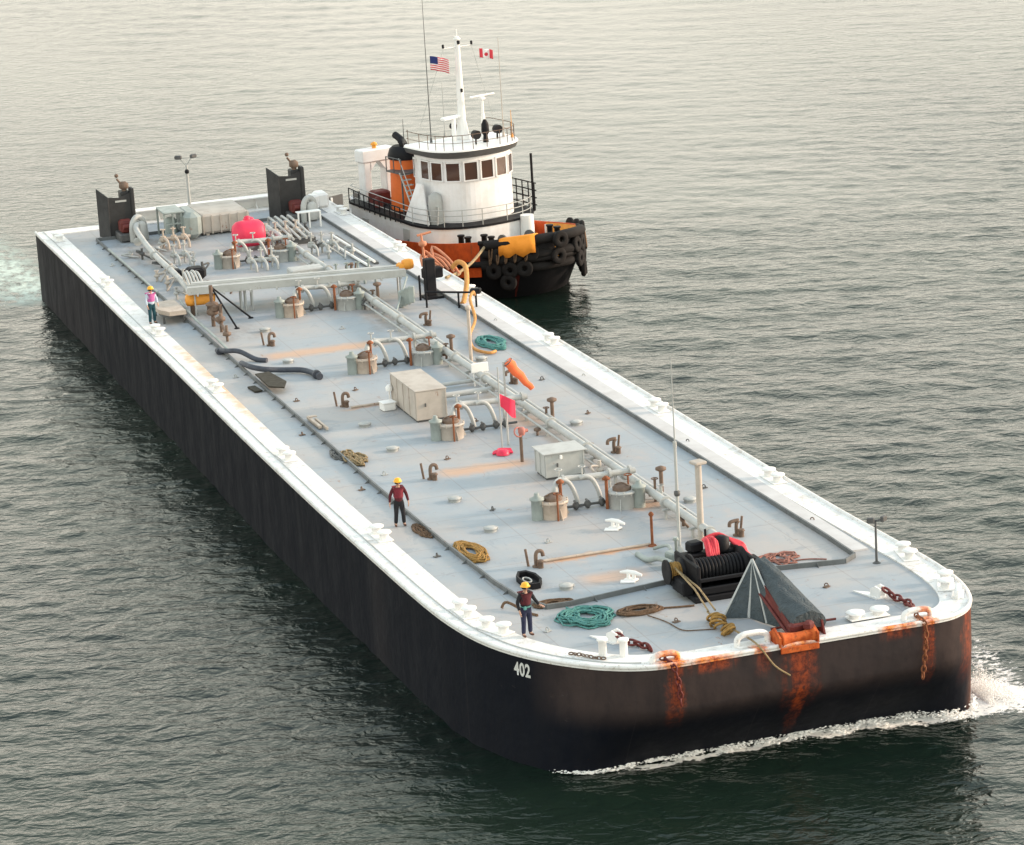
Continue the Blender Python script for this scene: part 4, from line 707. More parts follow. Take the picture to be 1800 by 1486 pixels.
m = MB(); m.tube([(13.3, 52.6, 0.75), (15.3, 51.2, 0.75)], 0.05, 8); m.box((15.3, 51.2, 0.82), (0.5, 0.35, 0.25), -0.5, 0.04)
for q in ((13.3, 52.6), (14.6, 51.7), (15.3, 51.2)): m.cyl((*q, 0), (*q, 0.75), 0.05, n=8)
m.build('frame', 'black', t)
m = MB(); m.tube(smooth_path([(14.95, 50.3, 0.85), (14.75, 49.8, 1.1), (14.4, 49.2, 0.9), (14.1, 47.6, 0.35), (13.2, 45.6, 0.12), (12.6, 43.2, 0.1), (12.9, 42.0, 0.1), (13.3, 42.2, 0.08)], 5), 0.07, 8); tag(m.build('orange_hose', 'mutedorange', None), 'peach orange hose hanging from the low black rail and trailing over the deck', 'hose')
t = thing('pale_standpipe', (11.7, 40.8, 0), 'tall pale peach standpipe in front of the far teal rope coil', 'pipe')
m = MB(); m.cyl((11.75, 40.85, 0), (11.75, 40.85, 2.45), 0.075); m.lathe((11.75, 40.85, 2.4), [(0.08, 0), (0.13, 0.04), (0.13, 0.14), (0.05, 0.2)], 10); m.lathe((11.75, 40.85, 0), [(0.2, 0), (0.2, 0.05)], 12); m.build('pipe', 'peach', t)
m = MB()
for k in range(4): m.box((12.25 + 0.12 * k, 53.3 - 0.2 * k, 0.4 + 0.1 * k), (0.2, 0.3, 0.8), 0.4 * k, 0.04)
m.tube([(11.6, 52.0, 0.05), (13.0, 54.6, 1.2)], 0.05, 8); tag(m.build('green_valve_cluster', 'green', None), 'green grey valve cluster with a slanted brace under the right end of the cross walkway', 'valves')

# ------------------------------------------------------------------ aft machinery
def shield(x, y, h, sgn, label):
    t = thing('pump_shelter', (x, y, 0), label, 'shelter', 'black pump shelters at the stern')
    m = MB(); m.slab([(x - 0.75, y + 0.9, 0.02), (x - 0.35, y - 0.2, 0.02), (x - 0.35, y - 0.2, h - 0.35), (x - 0.75, y + 0.9, h)], 0.06); m.slab([(x - 0.35, y - 0.1, 0.02), (x + 0.85, y - 0.05, 0.02), (x + 0.85, y - 0.05, h - 0.2), (x + 0.2, y - 0.08, h - 0.42), (x - 0.35, y - 0.1, h - 0.35)], 0.06)
    m.box((x + 0.95, y + 0.1, h * 0.55 + 0.3), (0.2, 0.6, h * 0.7), 0, 0.04); m.box((x + 0.6, y + 0.35, h * 0.5), (0.5, 0.7, h * 0.9), 0, 0.05); m.build('shield', 'shield', t)
    m = MB(); m.cyl((x + 0.6, y + 0.2, 0.5), (x + 0.6, y + 0.2, h + 0.1), 0.12); m.lathe((x + 0.6, y + 0.2, h - 0.05), [(0.14, 0), (0.26, 0.1), (0.26, 0.3), (0.12, 0.42)], 12); m.tube([(x + 0.5, y + 0.2, h + 0.2), (x + 0.25, y + 0.2, h + 0.55)], 0.06); m.sphere((x + 0.25, y + 0.2, h + 0.72), 0.11); m.build('exhaust_head', 'brown', t)
    m = MB(); m.box((x + 0.35, y - 0.75, 0.75), (0.7, 0.9, 0.65), 0, 0.1); m.cyl((x + 0.1, y - 1.25, 0.8), (x + 0.6, y - 1.25, 0.8), 0.14); m.build('engine', 'dred', t)
    m = MB(); m.box((x + 0.35, y - 0.75, 0.25), (1.0, 1.6, 0.4), 0, 0.05); m.build('skid', 'dgrey', t); m = MB(); m.box((x + 0.3, y - 0.16, h - 0.6), (0.6, 0.03, 0.1)); m.build('name_plate', 'lgrey', t)
    m = MB(); m.tube(smooth_path([(x + 0.5, y - 1.6, 0.0), (x + 0.55, y - 1.5, 0.9), (x + 0.85, y - 1.3, 1.25), (x + 1.2, y - 1.2, 1.0), (x + 1.3, y - 1.2, 0.0)], 5), 0.16, 10); m.lathe((x + 1.0, y - 1.4, 0.1), [(0.3, 0), (0.3, 0.8), (0.15, 0.95)], 14); m.build('suction_pipe', 'lgrey', t)
shield(3.75, 78.2, 2.6, 1, 'black pump shelter at the left of the barge stern')
shield(13.1, 78.0, 2.75, 1, 'black pump shelter at the right of the barge stern, next to the tug')
t = thing('generator_set', (6.8, 76, 0), 'green grey generator housing with open pipe frame at the stern', 'generator')
m = MB(); m.box((7.25, 76.2, 0.8), (0.9, 2.6, 1.4), 0, 0.25); m.build('housing', 'green', t)
m = MB(); m.box((6.35, 76.6, 1.5), (1.1, 2.0, 0.1), 0, 0.03)
for q in ((5.85, 75.7), (5.85, 77.5), (6.3, 75.7), (6.75, 75.7)): m.box((q[0], q[1], 0.75), (0.09, 0.09, 1.4))
m.box((6.3, 75.7, 0.9), (0.9, 0.08, 0.08)); m.lathe((6.3, 76.4, 0.3), [(0.35, 0), (0.35, 0.7), (0.15, 0.85)], 14); m.build('pipe_frame', 'green', t)
t = thing('aft_tank', (9.0, 77.6, 0), 'long beige rectangular tank lying across the stern behind the red tank', 'tank')
m = MB(); m.box((9.15, 77.7, 0.62), (2.7, 3.6, 1.05), 0, 0.12); m.build('tank', 'beige', t); m = MB()
for k in range(6): m.box((7.95 + 0.48 * k, 75.86, 0.6), (0.06, 0.06, 1.0))
for xx in (8.2, 10.1): m.box((xx, 77.7, 0.05), (0.2, 3.4, 0.1))
m.build('stiffener', 'beige', t)
t = thing('mast_floodlight', (8.3, 80.6, 0), 'slim grey mast with forked floodlights behind the generator at the stern', 'floodlight')
m = MB(); m.lathe((8.3, 80.6, 0), [(0.25, 0), (0.25, 0.1), (0.16, 0.6), (0.09, 0.9), (0.06, 3.1)], 12); m.tube([(7.95, 80.6, 3.5), (8.28, 80.6, 3.05), (8.62, 80.6, 3.5)], 0.03, 6); m.build('pole', 'grey', t)
for dx in (-0.42, 0.42): m = MB(); m.box((8.29 + dx, 80.55, 3.56), (0.4, 0.2, 0.22), dx, 0.05); m.build('lamp', 'dgrey', t)
m = MB(); m.sphere((8.28, 80.5, 2.75), 0.13); m.build('horn', 'black', t)
t = thing('red_tank', (9.25, 71, 0), 'round pinkish red tank with a small dome in the middle of the aft deck', 'tank')
m = MB(); m.lathe((9.25, 71.0, 0.85), [(0.12, -0.85), (0.5, -0.78), (0.66, -0.6), (0.7, -0.3), (0.7, 0.3), (0.66, 0.6), (0.5, 0.78), (0.12, 0.85)], 26, 'X'); m.build('tank', 'red', t)
m = MB(); m.lathe((9.55, 72.1, 0.9), [(0.3, 0), (0.34, 0.35), (0.25, 0.55), (0.1, 0.6)], 16); m.lathe((9.3, 71.3, 1.5), [(0.16, 0), (0.16, 0.18), (0.05, 0.22)], 12); m.build('dome', 'red', t)
m = MB()
for xx in (8.8, 9.7): m.box((xx, 71.0, 0.12), (0.14, 1.1, 0.24))
m.build('saddle', 'grey', t)
def valve_set(x, y, n, mat, label, seed=1):
    rr = random.Random(seed); m = MB(); m.tube([(x, y, 0.45), (x + 0.55 * n, y, 0.45)], 0.09, 8)
    for k in range(n):
        xx = x + 0.55 * k + 0.2; m.cyl((xx, y, 0), (xx, y, 0.9 + 0.25 * rr.random()), 0.05); m.lathe((xx, y, 0.3), [(0.1, 0), (0.2, 0.04), (0.2, 0.16), (0.13, 0.22), (0.16, 0.3)], 12); m.torus((xx, y, 0.95), 0.13, 0.022, 12, 6)
        m.tube(smooth_path([(xx, y, 0.45), (xx + 0.05, y - 0.4, 0.5), (xx + 0.1, y - 0.7, 0.35), (xx + 0.1, y - 0.8, 0)], 4), 0.07, 8)
    tag(m.build('valve_bank', mat, None), label, 'valves', 'banks of pipe valves on the aft deck')
valve_set(5.2, 74.2, 3, 'peach', 'peach toned valve bank in front of the left black shelter', 3)
valve_set(10.3, 72.5, 4, 'beige', 'beige valve bank right of the round red tank', 4)
valve_set(7.9, 66.0, 3, 'lgrey', 'pale grey valve bank in front of the round red tank', 5)
valve_set(11.6, 68.0, 3, 'grey', 'grey valve bank between the red tank and the right edge', 6)
valve_set(4.8, 69.8, 2, 'grey', 'small grey valve bank by the left pipeline', 8)
valve_set(10.8, 60.2, 4, 'green', 'green grey valve bank just behind the cross walkway', 9)
valve_set(8.6, 79.2, 3, 'brown', 'brown valve bank between the beige tank and the stern edge', 12)
t = thing('pipe_rack', (11, 74, 0), 'grey low pipe rack in front of the right black shelter', 'pipe rack'); m = MB()
for k in range(4): m.tube(smooth_path([(11.4 + 0.35 * k, 75.5, 0.0), (11.4 + 0.35 * k, 75.4, 0.6), (11.4 + 0.35 * k, 74.6, 0.7), (11.5 + 0.35 * k, 70.5, 0.35)], 4), 0.07, 8)
m.build('pipe', 'lgrey', t)
for y in (74.5, 72.5, 70.8): m = MB(); m.box((11.95, y, 0.15), (1.6, 0.1, 0.3)); m.build('stand', 'dgrey', t)
m = MB(); m.box((9.9, 61.9, 0.35), (1.7, 1.0, 0.6), 0, 0.05); m.lathe((9.4, 61.3, 0.35), [(0.2, -0.05), (0.2, 0.05)], 12, 'Y'); m.lathe((10.0, 61.3, 0.35), [(0.2, -0.05), (0.2, 0.05)], 12, 'Y'); tag(m.build('pump_block', 'lgrey', None), 'low pale grey pump block behind the middle of the cross walkway', 'pump')
m = MB(); m.box((15.55, 80.2, 0.45), (0.7, 1.2, 0.8), 0, 0.12); m.box((14.9, 79.4, 0.5), (0.5, 0.7, 0.8), 0.2, 0.1); tag(m.build('white_locker', 'white', None), 'white rounded locker between the right black shelter and the barge edge', 'locker')
t = thing('small_table_frame', (13.4, 74.6, 0), 'white open frame table in front of the right black shelter', 'frame'); m = MB(); m.box((13.5, 75.0, 0.85), (1.3, 0.5, 0.05), 0, 0.01); m.build('top', 'white', t)
for xx in (12.9, 13.5, 14.1): m = MB(); m.box((xx, 74.8, 0.42), (0.08, 0.08, 0.84)); m.build('leg', 'white', t)

# ------------------------------------------------------------------ people
def skin_mesh(name, nodes, edges, mat, parent, sub=2):
    keys = list(nodes); me = bpy.data.meshes.new(name); me.from_pydata([nodes[k][:3] for k in keys], [(keys.index(a), keys.index(b)) for a, b in edges], []); me.update()
    o = bpy.data.objects.new(name, me); COL.objects.link(o); o.parent = parent
    sk = o.modifiers.new('skin', 'SKIN'); sk.use_smooth_shade = True
    lay = me.skin_vertices[0] if me.skin_vertices else None
    if lay is None:
        bpy.context.view_layer.objects.active = o; me.attributes  # layer is made by the modifier
    for i, k in enumerate(keys):
        r = nodes[k][3]; r = r if isinstance(r, tuple) else (r, r); me.skin_vertices[0].data[i].radius = r; me.skin_vertices[0].data[i].use_root = (i == 0)
    s = o.modifiers.new('sub', 'SUBSURF'); s.levels = sub; s.render_levels = sub
    bpy.context.view_layer.update(); dg = bpy.context.evaluated_depsgraph_get(); m2 = bpy.data.meshes.new_from_object(o.evaluated_get(dg)); o.modifiers.clear(); o.data = m2; m2.name = name
    m2.materials.clear(); m2.materials.append(M[mat] if isinstance(mat, str) else mat)
    for p in m2.polygons: p.use_smooth = True
    return o
def person(loc, rz, arms, legs, label, vest, sleeve, trousers, lean=0.0, belt=None, tilt=0.0):
    t = thing('person', loc, label, 'person', None, rz)          # local frame: faces -Y, left hand +X
    J = {'pelvis': (0, 0, 0.93, 0.10), 'waist': (0, -0.01 + lean * 0.3, 1.08, 0.10), 'chest': (0, 0 - lean * 0.2, 1.30, (0.155, 0.12)), 'neckb': (0, 0.01 - lean * 0.4, 1.45, 0.075), 'neck': (0, 0.0 - lean * 0.5, 1.52, 0.055), 'head': (0, -0.015 - lean * 0.6, 1.60, 0.085), 'crown': (0, -0.01 - lean * 0.6, 1.71, 0.08)}
    E = [('pelvis', 'waist'), ('waist', 'chest'), ('chest', 'neckb'), ('neckb', 'neck'), ('neck', 'head'), ('head', 'crown')]
    for s, nm in ((-1, 'r'), (1, 'l')):
        el, wr, ha = arms[nm]; J['sh' + nm] = (0.19 * s, 0.0 - lean * 0.3, 1.42, 0.06); J['el' + nm] = (*el, 0.045); J['wr' + nm] = (*wr, 0.03); J['pa' + nm] = (*ha, (0.038, 0.02))
        E += [('chest', 'sh' + nm), ('sh' + nm, 'el' + nm), ('el' + nm, 'wr' + nm), ('wr' + nm, 'pa' + nm)]
        kn, an = legs[nm]; J['hip' + nm] = (0.10 * s, 0, 0.86, 0.10); J['kn' + nm] = (*kn, 0.062); J['an' + nm] = (*an, 0.045); J['toe' + nm] = (an[0] + 0.02 * s, an[1] - 0.15, 0.04, 0.035)
        E += [('pelvis', 'hip' + nm), ('hip' + nm, 'kn' + nm), ('kn' + nm, 'an' + nm), ('an' + nm, 'toe' + nm)]
        d = (Vector(ha) - Vector(wr)).normalized(); side = Vector((0, 1, 0)) if abs(d.y) < 0.7 else Vector((1, 0, 0)); inw = Vector((-s, 0, 0)) if abs(d.y) < 0.7 else Vector((0, 0, -1))
        for k in range(4):
            b = Vector(ha) + side * (k - 1.5) * 0.021; ln = (0.075, 0.088, 0.082, 0.062)[k]; J[f'f{nm}{k}a'] = (*(b + d * 0.03), 0.010); J[f'f{nm}{k}b'] = (*(b + d * (0.03 + ln * 0.5) + inw * 0.012), 0.009); J[f'f{nm}{k}c'] = (*(b + d * (0.03 + ln) + inw * 0.035), 0.007)
            E += [('pa' + nm, f'f{nm}{k}a'), (f'f{nm}{k}a', f'f{nm}{k}b'), (f'f{nm}{k}b', f'f{nm}{k}c')]
        b = Vector(wr).lerp(Vector(ha), 0.5) - side * 0.03; J[f't{nm}a'] = (*(b - side * 0.02 + d * 0.03), 0.011); J[f't{nm}b'] = (*(b - side * 0.035 + d * 0.075 + inw * 0.02), 0.009); E += [('pa' + nm, f't{nm}a'), (f't{nm}a', f't{nm}b')]
    body = skin_mesh('body', J, E, 'skin', t, 2)
    # face details
    hx, hy = 0, J['head'][1]; m = MB(); m.sphere((0, hy - 0.095, 1.625), 0.016, 8, (1, 1.3, 1.3)); 
    for s in (-1, 1): m.sphere((0.088 * s, hy, 1.63), 0.028, 8, (0.4, 0.7, 1.2))
    m.build('face', 'skin', body, True); m = MB()
    for s in (-1, 1): m.sphere((0.033 * s, hy - 0.083, 1.655), 0.012, 8)
    m.box((0, hy - 0.088, 1.575), (0.05, 0.012, 0.01)); m.build('eyes_and_mouth', 'brown', body, True)
    m = MB(); m.lathe((0, hy + 0.012, 1.655), [(0.106, -0.05), (0.112, 0), (0.10, 0.04), (0.03, 0.052)], 16); m.build('hair', 'cloth_black', body, True)
    jk = {k: J[k] for k in J if k in ('waist', 'chest', 'shl', 'shr', 'ell', 'elr', 'wrl', 'wrr', 'neckb', 'pelvis')}
    jk = {'chest': (*J['chest'][:3], (0.175, 0.14)), 'waist': (*J['waist'][:3], 0.165), 'pelvis': (J['pelvis'][0], J['pelvis'][1], 0.88, 0.17), 'neckb': (*J['neckb'][:3], 0.085)}
    for nm in 'lr': jk['sh' + nm] = (*J['sh' + nm][:3], 0.08); jk['el' + nm] = (*J['el' + nm][:3], 0.062); jk['wr' + nm] = (*J['wr' + nm][:3], 0.045)
    skin_mesh('jacket', jk, [('chest', 'waist'), ('waist', 'pelvis'), ('chest', 'neckb')] + [e for nm in 'lr' for e in (('chest', 'sh' + nm), ('sh' + nm, 'el' + nm), ('el' + nm, 'wr' + nm))], sleeve, t, 2)
    vt = {'chest': (J['chest'][0], J['chest'][1], 1.29, (0.205, 0.185)), 'waist': (*J['waist'][:2], 1.07, (0.185, 0.175)), 'top': (0, J['neckb'][1], 1.44, (0.13, 0.12))}
    skin_mesh('life_vest', vt, [('chest', 'waist'), ('chest', 'top')], vest, t, 2)
    tr = {'pelvis': (0, 0, 0.93, 0.165), 'waistband': (0, 0, 1.08, 0.15)}; ee = [('pelvis', 'waistband')]
    for nm, s in (('l', 1), ('r', -1)):
        tr['hip' + nm] = (0.10 * s, 0, 0.84, 0.115); tr['kn' + nm] = (*J['kn' + nm][:3], 0.082); a = J['an' + nm]; tr['an' + nm] = (a[0], a[1], 0.085, 0.075); ee += [('pelvis', 'hip' + nm), ('hip' + nm, 'kn' + nm), ('kn' + nm, 'an' + nm)]
    skin_mesh('trousers', tr, ee, trousers, t, 2)
    for nm, s in (('l', 1), ('r', -1)):
        a = J['an' + nm]; bt = {'a': (a[0], a[1], 0.16, 0.066), 'h': (a[0], a[1] + 0.01, 0.055, (0.055, 0.055)), 'm': (a[0] + 0.015 * s, a[1] - 0.10, 0.05, (0.05, 0.045)), 't': (a[0] + 0.025 * s, a[1] - 0.18, 0.045, (0.045, 0.035))}
        skin_mesh('boot', bt, [('a', 'h'), ('h', 'm'), ('m', 't')], 'boot', t, 1)
    m = MB(); m.lathe((0, hy, 1.685), [(0.165, 0.0), (0.155, 0.012), (0.132, 0.02), (0.128, 0.06), (0.105, 0.105), (0.06, 0.13), (0.015, 0.138)], 20); m.box((0, hy - 0.145, 1.69), (0.16, 0.09, 0.012), 0, 0.004); m.tube(arc((0, hy - 0.12, 1.74), (0, hy, 1.89), (0, hy + 0.12, 1.74)), 0.012, 6); m.build('helmet', 'helmet', t, True)
    if belt: m = MB(); m.box((-0.12, -0.17, 1.0), (0.1, 0.08, 0.12), 0, 0.02); m.lathe((0, 0, 0.99), [(0.165, 0), (0.168, 0.04)], 18); m.build('belt_pouch', belt, t, True)
    return t
LG = {'l': ((0.12, -0.01, 0.48), (0.14, 0.03, 0.09)), 'r': ((-0.12, -0.03, 0.48), (-0.13, 0.0, 0.09))}
LG2 = {'l': ((0.13, -0.03, 0.48), (0.15, 0.02, 0.09)), 'r': ((-0.12, -0.01, 0.48), (-0.15, 0.05, 0.09))}
person((2.12, 4.72, 0.055), R(12), {'l': ((0.34, -0.02, 1.16), (0.40, -0.20, 1.02), (0.43, -0.28, 1.01)), 'r': ((-0.28, 0.03, 1.15), (-0.27, -0.06, 0.92), (-0.27, -0.09, 0.83))}, LG,
       'person in dark maroon vest and navy trousers on the white edge at the bow', 'cloth_dmaroon', 'cloth_black', 'cloth_navy', 0.05, 'teal')
person((2.02, 18.75, 0), R(-5), {'l': ((0.30, 0.02, 1.16), (0.34, -0.06, 0.92), (0.34, -0.08, 0.83)), 'r': ((-0.30, 0.02, 1.16), (-0.34, -0.05, 0.92), (-0.35, -0.07, 0.83))}, LG2,
       'person in bright maroon vest and black trousers by the left coaming mid deck', 'cloth_maroon', 'cloth_dmaroon', 'cloth_black', 0.04)
person((0.97, 56.3, 0.055), R(20), {'l': ((0.30, -0.02, 1.17), (0.26, -0.16, 0.97), (0.24, -0.22, 0.92)), 'r': ((-0.28, -0.02, 1.16), (-0.28, -0.10, 0.93), (-0.28, -0.13, 0.85))}, LG,
       'person in pink vest and teal trousers far back on the left edge of the barge', 'cloth_pink', 'cloth_white', 'cloth_teal', 0.04)

# ------------------------------------------------------------------ tug (local frame: +x forward, z = 0 at the water)
TH = math.atan2(-0.965, 0.25)
TL = Vector((21.95, 77.1, WZ))
tug = thing('tugboat', TL, 'tugboat with white wheelhouse and orange funnel moored beside the barge stern', 'tugboat', None, TH)
def hb(s, k=1.0):                     # half breadth
    if s > 3: return 3.85 * k * max(0.0, 1 - ((s - 3) / 7.65) ** 2.6) ** 0.55
    if s < -7: return 3.85 * k * max(0.0, 1 - ((-7 - s) / 4.1) ** 3) ** 0.5
    return 3.85 * k
def sheer(s): return 1.35 + (1.1 * (s / 11.4) ** 1.6 if s > 0 else 0.55 * (-s / 11) ** 2)
SS = sorted(set([-11.08, -10.95, -10.6, -10, -9.3, -8.5] + list(range(-8, 5)) + [5, 6, 7, 8, 8.8, 9.4, 9.8, 10.1, 10.35, 10.52, 10.6, 10.64]))
def outline(zf, k=1.0, off=0.0, bowcut=0.0):
    pts = [];
    for s in SS: x = s - bowcut * max(0, (s - 2) / 9.4) ** 2; pts.append((x, max(0.02, hb(s, k) + off), zf(s)))
    return pts + [(p[0], -p[1], p[2]) for p in reversed(pts)]
m = MB(); m.loft([outline(lambda s: -1.5, 0.7, 0, 4.5), outline(lambda s: 0.0, 0.93, 0, 1.9), outline(lambda s: sheer(s) * 0.55, 0.985, 0, 0.8), outline(lambda s: sheer(s) - 0.02, 1.0, 0, 0)], False, True); m.build('hull', 'black', tug, True)
m = MB(); r0 = outline(lambda s: sheer(s) - 0.12, 1.0, 0.0, 0); n_ = len(SS)
m.add(r0, [(i, i + 1, len(r0) - 2 - i, len(r0) - 1 - i) for i in range(n_ - 1)], True); m.build('main_deck', 'grey', tug, True)
def wall(s0, s1, side, h0, h1, off_o, off_i, name, mat):
    m = MB(); pts = [s for s in SS if s0 <= s <= s1]; vs = []
    for s in pts:
        b = hb(s) * side
        vs += [(s, b + off_o * side, sheer(s) + h0), (s, b + off_o * side, sheer(s) + h1(s)), (s, b + off_i * side, sheer(s) + h1(s)), (s, b + off_i * side, sheer(s) + h0)]
    fs = []
    for i in range(len(pts) - 1):
        for k in range(4): fs.append((i * 4 + k, i * 4 + (k + 1) % 4, i * 4 + 4 + (k + 1) % 4, i * 4 + 4 + k))
    m.add(vs, fs + [(0, 1, 2, 3), tuple(len(vs) - 4 + q for q in (3, 2, 1, 0))], False); return m.build(name, mat, tug, True)
bh = lambda s: 0.95 + 0.25 * max(0, s / 11.4)
for side in (-1, 1):
    wall(-11.1, -4, side, -0.06, bh, 0.02, -0.08, 'bulwark', 'dgrey'); wall(-4, 8, side, -0.06, bh, 0.02, -0.08, 'bulwark', 'hullorange'); wall(8, 11.45, side, -0.06, bh, 0.02, -0.08, 'bulwark', 'black')
    wall(4, 11.3, side, -0.1, lambda s: bh(s) - 0.05, -0.085, -0.11, 'bulwark_lining', 'yellow')
    wall(-10, 8, side, -0.75, lambda s: -0.08, 0.015, -0.05, 'hull_stripe', 'hullorange')
m = MB()
for zz, rr in ((-0.12, 0.16), (0.9, 0.12)):
    for side in (-1, 1): m.tube([(s, hb(s) * side + 0.04 * side, sheer(s) + zz * (bh(s) if zz > 0 else 1) + 0.05) for s in SS if s > (-10.8 if zz < 0 else 7.8)], rr, 8)
m.build('rubbing_strake', 'rubber', tug, True)
for s in (-10.9, -10.6, -10, -8.5, -7, -4, -2, 0, 2, 4):
    for side in (-1, 1): m = MB(); m.box((s + (0.12 if s < -10 else 0), (hb(s) - 0.13) * side, sheer(s) + 0.45), (0.12, 0.1, 0.9)); m.build('bulwark_stay', 'white', tug, True)
# superstructure: lower deckhouse
def rr_outline(x0, x1, hw, nf=2.2, na=4.0, n=14):
    pts = []; xm0 = x0 + hw * 0.25; xm1 = x1 - hw * 0.95
    for i in range(n + 1): a = math.pi / 2 * i / n; pts.append((xm1 + (x1 - xm1) * math.sin(a) ** (2 / nf), hw * math.cos(a) ** (2 / nf)))
    fr = pts + [(p[0], -p[1]) for p in reversed(pts[:-1])]
    return [(x0, -hw * 0.9), (x0, hw * 0.9), (x0 + 0.3, hw)][1:] + fr + [(x0 + 0.3, -hw), (x0, -hw * 0.9)]
def tier(name, o, z0, z1, mat, k1=1.0, parent=None, zfun=None):
    m = MB(); n = len(o)
    m.loft([[(x, y, z0 if not zfun else z0) for x, y in o], [(x * 1, y * k1, z1 + (zfun(x) if zfun else 0)) for x, y in o]], True, False); return m.build(name, mat, parent or tug, True)
oL = rr_outline(-5.0, 5.15, 3.45, 2.4); ZB = 3.2
up = lambda x: 0.10 * max(0, (-x - 1)) ** 1.1 * 0.9
tier('deckhouse', oL, 1.2, ZB, 'tugwhite', 1.0, None, up)
m = MB(); m.loft([[(x * 1.01, y * 1.03, ZB + up(x) + 0.0) for x, y in oL], [(x * 1.01, y * 1.03, ZB + up(x) + 0.12) for x, y in oL]], True, False); m.build('boat_deck_edge', 'black', tug, True)
# boat deck railing
m = MB(); ro = [(x, y) for x, y in oL]
for i in range(len(ro)):
    x, y = ro[i]
    if i % 3 == 0 or abs(x) < 1: m.cyl((x, y * 0.99, ZB + up(x)), (x, y * 0.99, ZB + up(x) + 1.0), 0.028, n=6)
for zz in (0.4, 0.7, 1.0): m.tube([(x, y * 0.99, ZB + up(x) + zz) for x, y in ro], 0.022, 6)
m.build('boat_deck_railing', 'grey', tug, True)
m = MB()
for k in range(11):
    x = -4.8 + k * 0.55; m.cyl((x, -3.5, ZB + up(x)), (x, -3.5, ZB + up(x) + 0.85), 0.035, n=6)
m.tube([(-4.8, -3.5, ZB + up(-4.8) + 0.85), (-2, -3.5, ZB + up(-2) + 0.85), (0.7, -3.5, ZB + up(0.7) + 0.85)], 0.03, 6); m.build('side_railing', 'black', tug, True)
# wheelhouse tower
oT = [(x + 0.0, y) for x, y in rr_outline(0.4, 4.2, 2.45, 2.6)]; Z1, Z2, Z3 = ZB + 0.12, 6.85, 7.3
tier('wheelhouse', oT, Z1, Z2, 'tugwhite', 0.97)
m = MB(); ov = lambda k: [(1.95 + (x - 1.95) * k, y * k) for x, y in oT]
m.loft([[(x, y, Z2 - 0.03) for x, y in ov(0.99)], [(x, y, Z2 + 0.12) for x, y in ov(1.13)], [(x, y, Z3 - 0.06) for x, y in ov(1.17)]], True, False); m.build('roof_fascia', 'dgrey', tug, True)
m = MB(); m.loft([[(x, y, Z3 - 0.06) for x, y in ov(1.175)], [(x, y, Z3 + 0.02) for x, y in ov(1.165)]], True, False); m.build('roof', 'white', tug, True)
# windows along the wheelhouse front: each pane set on the wall
def along(o, d):
    L_ = 0
    for i in range(len(o) - 1):
        a, b = Vector(o[i]), Vector(o[i + 1]); l = (b - a).length
        if L_ + l >= d: t_ = (d - L_) / l; return a.lerp(b, t_), (b - a).normalized()
        L_ += l
    return Vector(o[-1]), (b - a).normalized()
tot = sum(math.dist(oT[i], oT[i + 1]) for i in range(len(oT) - 1)); zt0, zt1 = Z2 - 1.25, Z2 - 0.24
def window(d, wd, z0=zt0, z1=zt1):
    P0, t0 = along(oT, d - wd / 2); P1, t1 = along(oT, d + wd / 2); k = 0.975; P0, P1 = Vector((P0.x * 1, P0.y * k)), Vector((P1.x, P1.y * k)); dr = (P1 - P0).normalized(); nn = Vector((dr.y, -dr.x))
    if nn.dot((P0 + P1) / 2 - Vector((1.9, 0))) < 0: nn = -nn
    off = nn * 0.10; a, b = P0 + off, P1 + off; inn = nn * -0.3
    fr = MB(); e = 0.035
    def bar(p, q, za, zb): fr.add([(p.x, p.y, za), (q.x, q.y, za), (q.x + inn.x, q.y + inn.y, za), (p.x + inn.x, p.y + inn.y, za), (p.x, p.y, zb), (q.x, q.y, zb), (q.x + inn.x, q.y + inn.y, zb), (p.x + inn.x, p.y + inn.y, zb)], [(0, 1, 5, 4), (1, 2, 6, 5), (2, 3, 7, 6), (3, 0, 4, 7), (4, 5, 6, 7), (3, 2, 1, 0)])
    bar(a - dr * e, a + dr * e, z0 - e, z1 + e); bar(b - dr * e, b + dr * e, z0 - e, z1 + e); bar(a + dr * e, b - dr * e, z0 - e, z0 + e); bar(a + dr * e, b - dr * e, z1 - e, z1 + e)
    w_ = fr.build('window', 'tugwhite', tug, True); g_ = MB(); a2, b2 = a - nn * 0.03, b - nn * 0.03
    g_.add([(a2.x, a2.y, z0), (b2.x, b2.y, z0), (b2.x - nn.x * .05, b2.y - nn.y * .05, z0), (a2.x - nn.x * .05, a2.y - nn.y * .05, z0), (a2.x, a2.y, z1), (b2.x, b2.y, z1), (b2.x - nn.x * .05, b2.y - nn.y * .05, z1), (a2.x - nn.x * .05, a2.y - nn.y * .05, z1)], [(0, 1, 5, 4), (4, 5, 6, 7), (1, 2, 6, 5), (3, 0, 4, 7)]); g_.build('pane', 'glass', w_, True)
mid = tot / 2
for k in range(-4, 5): window(mid + k * 0.98, 0.8)
for k in (-5.2, 5.2): window(mid + k * 0.98, 0.4, zt0)
